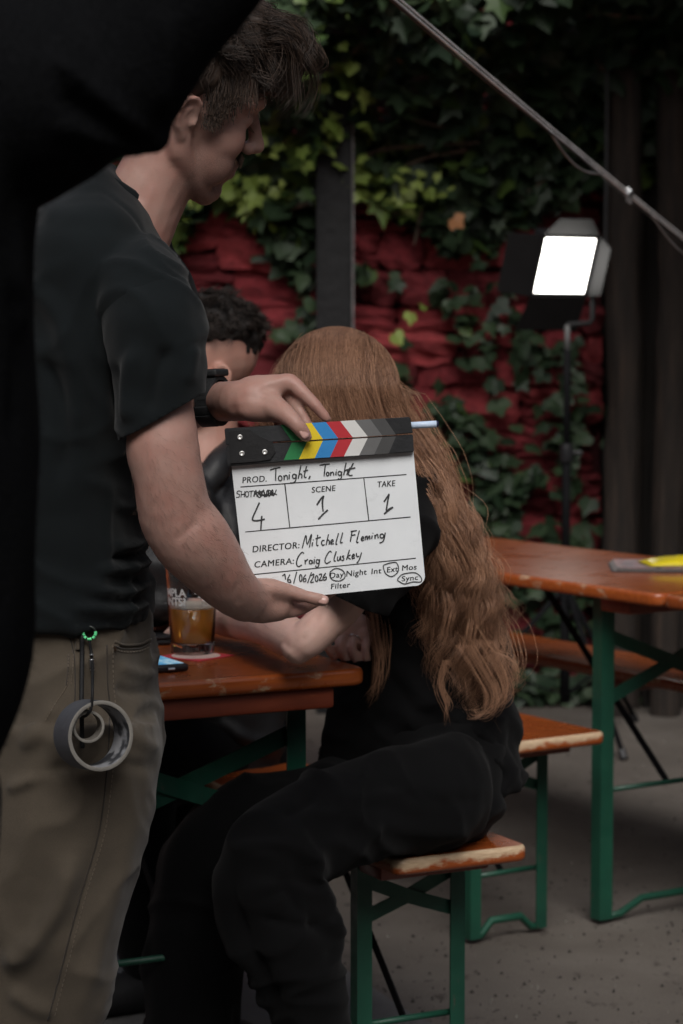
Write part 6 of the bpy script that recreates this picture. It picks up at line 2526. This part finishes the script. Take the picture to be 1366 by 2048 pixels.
# depth of the near surface of the fall, and its thickness
Yn = np.interp(ys, [646, 655, 672, 700, 770, 850, 950, 1050, 1200, 1300, 1450], [HY0 + .05, HY0 + .005, HY0 - .045, HY0 - .082, HY0 - .112, HY0 - .115, HY0 - .12, HY0 - .115, HY0 - .07, HY0 - .05, HY0 - .05])
paths, rads, lockv = [], [], []
nl = 170
for li in range(nl):
    s = rgw.uniform(0.02, 0.98)
    dp = rgw.uniform(0, 1) ** 1.6
    endy = rgw.uniform(1180, 1440) if rgw.random() < 0.75 else rgw.uniform(900, 1200)
    ph = rgw.uniform(0, 6.28, 3)
    wl = rgw.uniform(140, 250)
    amp0 = rgw.uniform(0.8, 1.7)
    curl_end = rgw.random() < 0.55
    n = 46
    yy = 650 + 34 * (s - 0.5) ** 2 * 4 + (endy - 650) * np.linspace(0, 1, n) ** 1.15
    grow = np.clip((yy - 800) / 350, 0, 1)
    l, r = np.interp(yy, ys, Lx), np.interp(yy, ys, Rx)
    # strands keep to their side of the parting and drift across the fall a little
    drift = s + 0.10 * np.sin(yy / 170 + ph[2]) * grow
    e = np.clip(drift, 0.0, 1.0)
    edge = np.sqrt(np.clip(1 - (2 * e - 1) ** 2, 0, 1))
    wv = 2 * math.pi * yy / wl + 0.9 * np.sin(yy / 95 + ph[1])
    gx = l + (r - l) * e + (17 * amp0 * grow) * (np.sin(wv + ph[0]) + 0.35 * np.sin(1.7 * wv + ph[2])) + 3.5 * (1 - grow) * np.sin(yy / 34 + ph[0])
    gY = np.interp(yy, ys, Yn) + (1 - edge) * 0.085 * (1 - 0.45 * grow) + dp * (0.012 + 0.045 * grow) + 0.022 * amp0 * grow * np.cos(wv + ph[0] + 0.6)
    lk = rgw.random()
    m = rgw.integers(22, 36)
    lw = rgw.uniform(8, 20)
    for k in range(m):
        ox, oy = rgw.normal() * lw, abs(rgw.normal()) * 0.007
        t = np.linspace(0, 1, n)
        spread = 1.35 - 0.75 * t + 0.35 * np.sin(yy / 60 + ph[1])
        fr = rgw.normal() * 5 * t ** 2
        px_ = gx + ox * spread + fr + rgw.normal() * 1.1 * np.sin(yy / rgw.uniform(34, 70) + rgw.uniform(0, 6))
        py_ = yy + rgw.normal() * 6 * t
        Yv = gY + oy * spread * (0.25 + 0.75 * grow)
        if curl_end:
            c = np.clip((t - 0.86) / 0.14, 0, 1)
            sg = 1 if math.sin(ph[2]) > -0.3 else -1
            cr_ = rgw.uniform(0.5, 1.3)
            px_ = px_ + sg * 22 * cr_ * np.sin(c * 3.0)
            py_ = py_ - 11 * cr_ * (1 - np.cos(c * 3.0))
        # over the crown the strands follow the round of the head
        dome = 780 - np.sqrt(np.clip(127.0 ** 2 - (px_ - 674) ** 2, 0, None)) + rgw.uniform(-1, 7)
        px_ = np.where(py_ < 775, np.clip(px_, 550, 799), px_)
        dome = 780 - np.sqrt(np.clip(127.0 ** 2 - (px_ - 674) ** 2, 0, None)) + rgw.uniform(-1, 7)
        over = (py_ < dome) & (py_ < 800)
        lift_ = np.where(over, np.clip((dome - py_) / 60, 0, 1), 0)
        py_ = np.where(over, dome, py_)
        Yv = Yv + lift_ * 0.09
        A = np.array([tuple(P(a, b, c_)) for a, b, c_ in zip(px_, py_, Yv)])
        paths.append(A)
        lockv.append(lk)
        rads.append(0.00036 * rgw.uniform(0.7, 1.25))
# flyaways
for k in range(260):
    s = 1 if k % 3 else 0
    n = 26
    y0 = rgw.uniform(660, 900)
    yy = np.linspace(y0, y0 + rgw.uniform(120, 560), n)
    yy = yy[yy < 1440]
    if len(yy) < 8:
        continue
    t = np.linspace(0, 1, len(yy))
    l, r = np.interp(yy, ys, Lx), np.interp(yy, ys, Rx)
    off = rgw.uniform(1, 14) * np.sin(t * math.pi * rgw.uniform(0.6, 1.5))
    px_ = (r + off if s else l - off * 0.6) + 7 * np.sin(yy / rgw.uniform(14, 26) + rgw.uniform(0, 6)) * t
    Yv = np.interp(yy, ys, Yn) + 0.06
    paths.append(np.array([tuple(P(a, b, c_)) for a, b, c_ in zip(px_, yy, Yv)]))
    rads.append(0.00017)
# the lock that falls in front, beside her hand, and the loose curls at the ends
for gpts, m, w, Y0 in (([(742, 1205), (748, 1250), (756, 1310), (752, 1370), (735, 1400)], 60, 7, hy - .02), ([(760, 1200), (772, 1270), (770, 1340), (755, 1395)], 60, 9, hy + .0),
                       ([(955, 1250), (985, 1300), (1020, 1320), (1034, 1352), (1024, 1392)], 14, 4, HY0 - .05), ([(930, 1290), (960, 1340), (985, 1390), (975, 1425), (945, 1430), (938, 1405)], 34, 11, HY0 - .07),
                       ([(890, 1320), (880, 1370), (895, 1415), (892, 1450)], 22, 4, HY0 - .07), ([(965, 1280), (1000, 1340), (1012, 1385), (995, 1412), (972, 1400)], 38, 12, HY0 - .06)):
    A = catmull(np.array(gpts, float), 7)
    for k in range(m):
        o = rgw.normal(size=3)
        t = np.linspace(0, 1, len(A))
        ph_, am_ = rgw.uniform(0, 6.28), rgw.uniform(2, 8)
        q = np.array([tuple(P(a[0] + o[0] * w * (1 - 0.4 * u) + am_ * math.sin(u * 8 + ph_) * u, a[1] + o[2] * 9 * u + am_ * 0.6 * math.cos(u * 7 + ph_) * u, Y0 + o[1] * 0.010)) for a, u in zip(A, t)])
        q = q[:rgw.integers(len(q) * 2 // 3, len(q) + 1)]
        paths.append(q)
        rads.append(0.00034)
lockv += [0.6] * (len(paths) - len(lockv))
strands_obj('hair_strands', paths, rads, HAIR_W, whair, lockv)

# ================================================================== 3. the seated man beyond
SY2 = 4.45
seated = thing('person', 'seated man with dark curly hair and black jacket beyond the man with the slate', 'person', (P(430, 1500, SY2).x, SY2, 0))
SHM = head_frame(415, 746, SY2, 196, 8, 4, 1.0)
fu = Fuse()
add_head(fu, SHM)
fu.px([(424, 790, SY2, 56), (418, 860, SY2, 58), (408, 930, SY2, 78), (392, 990, SY2 + .02, 100)], n=20)
fu.px([(392, 1000, SY2 + .02, 100), (410, 1200, SY2 + .02, 100), (430, 1350, SY2 + .03, 100)], n=20)
e3 = PZ(318, 1225, TAB + 0.05)
fu.px([(330, 1010, SY2 - .12, 60), (315, 1120, e3.y + .03, 48), (318, 1205, e3.y, 44)], n=18)
fu.px([(318, 1205, e3.y, 42), (290, 1205, e3.y + .10, 38), (262, 1200, e3.y + .2, 30)], n=18)
relaxed_hand(fu, P(255, 1200, e3.y + .22), (-0.7, 0.7, 0), (0, 0.2, -1), 1.0, 0.4)
fu.px([(450, 1010, SY2 + .16, 58), (400, 1130, SY2 + .2, 46), (340, 1190, e3.y + .3, 40)], n=18)
relaxed_hand(fu, P(335, 1192, e3.y + .31), (-0.8, 0.5, 0), (0, 0.2, -1), 1.0, 0.4)
me = fu.mesh(0.0048, 4, 0.45)
stubble(me, SHM, 0.3)
V, N = get_co(me), get_no(me)
tabm = (V[:, 2] > TAB - 0.06) & (V[:, 2] < TAB + 0.0015) & (proj(V)[0] < 345)
V[tabm, 2] = TAB + 0.0015
set_co(me, V)
finish('body', me, SKIN_R, seated)
HAIR_S = hair_mat('curly_dark_hair', (0.010, 0.008, 0.007), (0.060, 0.043, 0.034), 0.6)
HAIR_SC = hair_mat('dark_hair_depth', (0.009, 0.007, 0.006), (0.012, 0.009, 0.008), 0.8)
fu = Fuse()
R3 = SHM.to_3x3()
fu.ball(SHM @ Vector((-0.006, 0, 0.088)), (0.104, 0.084, 0.064), R3)
fu.ball(SHM @ Vector((-0.058, 0, 0.058)), (0.058, 0.068, 0.064), R3)
me = fu.mesh(0.006, 5)
V, N = get_co(me), get_no(me)
V += N * (vnoise(V, 50)[:, None] * 0.011)
set_co(me, V)
sh_ = finish('hair', me, HAIR_SC, seated)
rgs = np.random.default_rng(5)


def sreg(d):
    if d.x > 0.4 and d.z < 0.55:
        return 0
    if d.z < 0.12:
        return 0.3 if (d.x < -0.75 and d.z > -0.05) else 0
    return 1.0 if d.z > 0.34 or d.x < -0.6 else 0.22


p3, r3 = short_hair(SHM, 3000, sreg, lambda p, d: (0.3 * d.x, d.y, 0.1), 0.055, 2.2, 0.0006, rgs, lift=0.9, nseg=10, locks=80, clump=0.6, base=(0.106, 0.083, 0.102), grav=0.1)
strands_obj('hair_strands', p3, r3, HAIR_S, sh_)
LEA = NT('black_leather')
LEA.base((0.012, 0.012, 0.013))
LEA.set(Roughness=0.5, Specular_IOR_Level=0.35)
LEA.bump(LEA.noise(60, 6, 0.7), 0.4, 0.004)
fu = Fuse()
fu.px([(412, 930, SY2 + .02, 92), (395, 1000, SY2 + .02, 168), (395, 1120, SY2 + .02, 172), (410, 1280, SY2 + .03, 168), (430, 1420, SY2 + .04, 165), (440, 1500, SY2 + .04, 150)], n=30, sub=5)
fu.px([(345, 1000, SY2 - .10, 90), (320, 1110, e3.y + .04, 72), (318, 1196, e3.y, 62)], n=24, sub=5)
fu.px([(322, 1192, e3.y, 58), (292, 1196, e3.y + .09, 52), (268, 1196, e3.y + .17, 44)], n=22)
fu.px([(470, 1010, SY2 + .16, 84), (420, 1110, SY2 + .2, 66), (360, 1178, e3.y + .27, 54)], n=22)
fu.px([(470, 880, SY2 - .02, 22), (440, 925, SY2 - .08, 26), (400, 985, SY2 - .13, 24)], n=16)
me = fu.mesh(0.0065, 5)
V, N = get_co(me), get_no(me)
V = creases(V, N, [([(430, 980), (450, 1040), (455, 1110)], 10, -0.008), ([(470, 930), (440, 990), (430, 1060)], 10, 0.008), ([(430, 1440), (500, 1480), (560, 1500)], 14, 0.012)])
V += N * (vnoise(V, (16, 16, 20))[:, None] * 0.011)
tabm = (V[:, 2] > TAB - 0.07) & (V[:, 2] < TAB + 0.002) & (proj(V)[0] < 380)
V[tabm, 2] = TAB + 0.002
set_co(me, V)
finish('jacket', me, LEA.m, seated)
fu = Fuse()
fu.px([(470, 1480, SY2 + .05, 140), (410, 1500, SY2 - .05, 100), (350, 1520, SY2 - .12, 88), (290, 1550, SY2 - .17, 84), (280, 1640, SY2 - .17, 74), (290, 1900, SY2 - .12, 62)], n=22)
fu.px([(500, 1480, SY2 + .14, 110), (440, 1490, SY2 + .08, 92), (390, 1500, SY2 + .02, 86), (350, 1540, SY2 - .02, 84), (345, 1650, SY2, 76), (355, 1880, SY2 + .04, 64)], n=22)
me = fu.mesh(0.008, 5)
V, N = get_co(me), get_no(me)
V += N * (vnoise(V, (14, 14, 10))[:, None] * 0.008)
V[:, 2] = np.maximum(V[:, 2], 0.02)
set_co(me, V)
finish('trousers', me, BLK_W, seated)
shoe(seated, (P(290, 1900, SY2 - .12).x, SY2 - .12, 0), (-0.8, -0.4, 0), SH)
shoe(seated, (P(355, 1900, SY2 + .04).x, SY2 + .04, 0), (-0.8, -0.4, 0), SH)

# ================================================================== 4. the crew member close to the lens at left
OY = 1.9
oper = thing('person', 'person in black fleece close at the left edge with one arm raised', 'person', (P(-260, 1000, OY).x, OY, 0))
OHM = head_frame(-330, -330, OY + .02, 40, 0, 0, 1.0)
fu = Fuse()
add_head(fu, OHM)
fu.px([(-325, -180, OY, 140), (-310, -40, OY, 150)], n=18)
fu.px([(-300, 150, OY, 260), (-300, 700, OY, 230), (-300, 1300, OY, 230), (-310, 1560, OY, 210)], n=22)
fu.px([(60, 120, OY - .02, 120), (215, 130, OY - .02, 100), (400, -60, OY - .02, 80), (560, -240, OY - .02, 62)], n=18)
relaxed_hand(fu, P(575, -255, OY - .02), (0.6, 0.0, 0.8), (0.8, -0.2, -0.5), 1.0, 0.95)
fu.px([(-560, 120, OY + .02, 120), (-700, 300, OY + .02, 100), (-660, -20, OY + .02, 80), (-560, -260, OY + .02, 62)], n=18)
relaxed_hand(fu, P(-555, -275, OY + .02), (0.3, 0.1, 0.9), (0.8, -0.2, -0.4), 1.0, 0.95)
for sx, yy in ((-380, OY - .1), (-200, OY + .1)):
    fu.tube([P(sx, 1550, yy), (P(sx, 1550, yy).x - 0.01, yy, 0.5), (P(sx, 1550, yy).x - 0.02, yy, 0.1)], [0.08, 0.055, 0.04], 16, 4)
me = fu.mesh(0.006, 5)
finish('body', me, SKIN_M, oper)
FLE = NT('black_fleece')
FLE.base(FLE.ramp(FLE.noise(400, 3), [(0.3, (0.0032, 0.0034, 0.0038)), (0.7, (0.0075, 0.0078, 0.0086))]))
FLE.set(Roughness=0.95, Sheen_Weight=0.0, Specular_IOR_Level=0.02)
FLE.bump(FLE.noise(260, 4), 0.5, 0.004)
fu = Fuse()
fu.loft([(-60, -480, -140, OY, .10), (60, -620, 0, OY, .15), (200, -640, 40, OY, .16), (330, -640, 64, OY, .165), (460, -640, 58, OY, .165), (700, -640, 66, OY, .16), (900, -640, 68, OY, .16), (1150, -645, 66, OY, .165), (1330, -650, 56, OY, .165), (1450, -655, 32, OY, .165), (1545, -650, -14, OY, .16), (1600, -620, -60, OY, .15)], n=44, sub=5)
fu.px([(-60, 190, OY - .01, 215), (40, 185, OY - .02, 205), (140, 160, OY - .02, 178), (205, 165, OY - .02, 152), (245, 130, OY - .02, 150), (300, 50, OY - .02, 150), (400, -70, OY - .02, 140), (520, -210, OY - .02, 110)], n=34, sub=6)
fu.px([(-520, 150, OY + .02, 200), (-690, 290, OY + .02, 165), (-660, 20, OY + .02, 140), (-575, -220, OY + .02, 100)], n=26, sub=5)
# the point of the elbow with its bunched cloth
fu.px([(200, 200, OY - .02, 118), (268, 236, OY - .02, 78), (300, 262, OY - .02, 46)], n=22)
fu.px([(-30, 330, OY - .01, 116), (40, 330, OY - .01, 100), (150, 285, OY - .01, 84)], n=22)
me = fu.mesh(0.0065, 5)
V, N = get_co(me), get_no(me)
V = creases(V, N, [([(90, 110), (200, 190), (320, 290)], 14, 0.010), ([(100, 250), (200, 270), (300, 300)], 16, 0.008), ([(110, 180), (220, 250), (300, 285)], 14, -0.008), ([(330, 20), (340, 120), (330, 230)], 16, 0.008), ([(60, 380), (40, 520), (50, 700)], 20, 0.008), ([(20, 560), (40, 700), (30, 900)], 16, -0.008)])
V += N * (vnoise(V, (14, 14, 9))[:, None] * 0.006)
set_co(me, V)
finish('fleece_jacket', me, FLE.m, oper)
fv = BVHTree.FromPolygons([tuple(v) for v in V], [tuple(p.vertices) for p in me.polygons])
# pile of the fleece along its outline
rgo = np.random.default_rng(2)
idx = rgo.choice(len(V), 16000)
sel = [i for i in idx if V[i, 1] < OY + .12]
paths = []
for i in sel:
    p, n_ = V[i], N[i]
    dv = n_ + rgo.normal(size=3) * 0.6
    dv /= np.linalg.norm(dv)
    L = rgo.uniform(0.002, 0.0055)
    paths.append(np.array([p, p + dv * L * 0.5, p + (dv + rgo.normal(size=3) * 0.35) * L]))
pl = strands_obj('fleece_pile', paths, [0.00012] * len(paths), FLE.m, [c for c in oper.children if c.name.startswith('fleece_jacket')][0])
pl['kind'] = 'stuff'
fu = Fuse()
fu.loft([(1480, -620, -40, OY, .155), (1640, -630, -60, OY, .155), (1800, -620, -90, OY, .14)], n=30, sub=3)
for sx, yy in ((-380, OY - .08), (-210, OY + .08)):
    x0 = P(sx, 1550, yy).x
    fu.tube([(x0, yy, 0.90), (x0 - 0.01, yy, 0.5), (x0 - 0.02, yy, 0.07)], [0.095, 0.08, 0.075], 20, 4)
me = fu.mesh(0.009, 5)
finish('trousers', me, BLK_W, oper)
for sx, yy in ((-380, OY - .08), (-210, OY + .08)):
    x0 = P(sx, 1550, yy).x - 0.02
    shoe(oper, (x0, yy, 0), (0.75, 0.6, 0), SH)
fu = Fuse()
fu.ball(OHM @ Vector((-0.018, 0, 0.055)), (0.105, 0.086, 0.092), OHM.to_3x3())
fu.ball(OHM @ Vector((-0.05, 0, 0.0)), (0.062, 0.078, 0.07), OHM.to_3x3())
finish('hair', fu.mesh(0.008, 4), HAIR_S, oper)
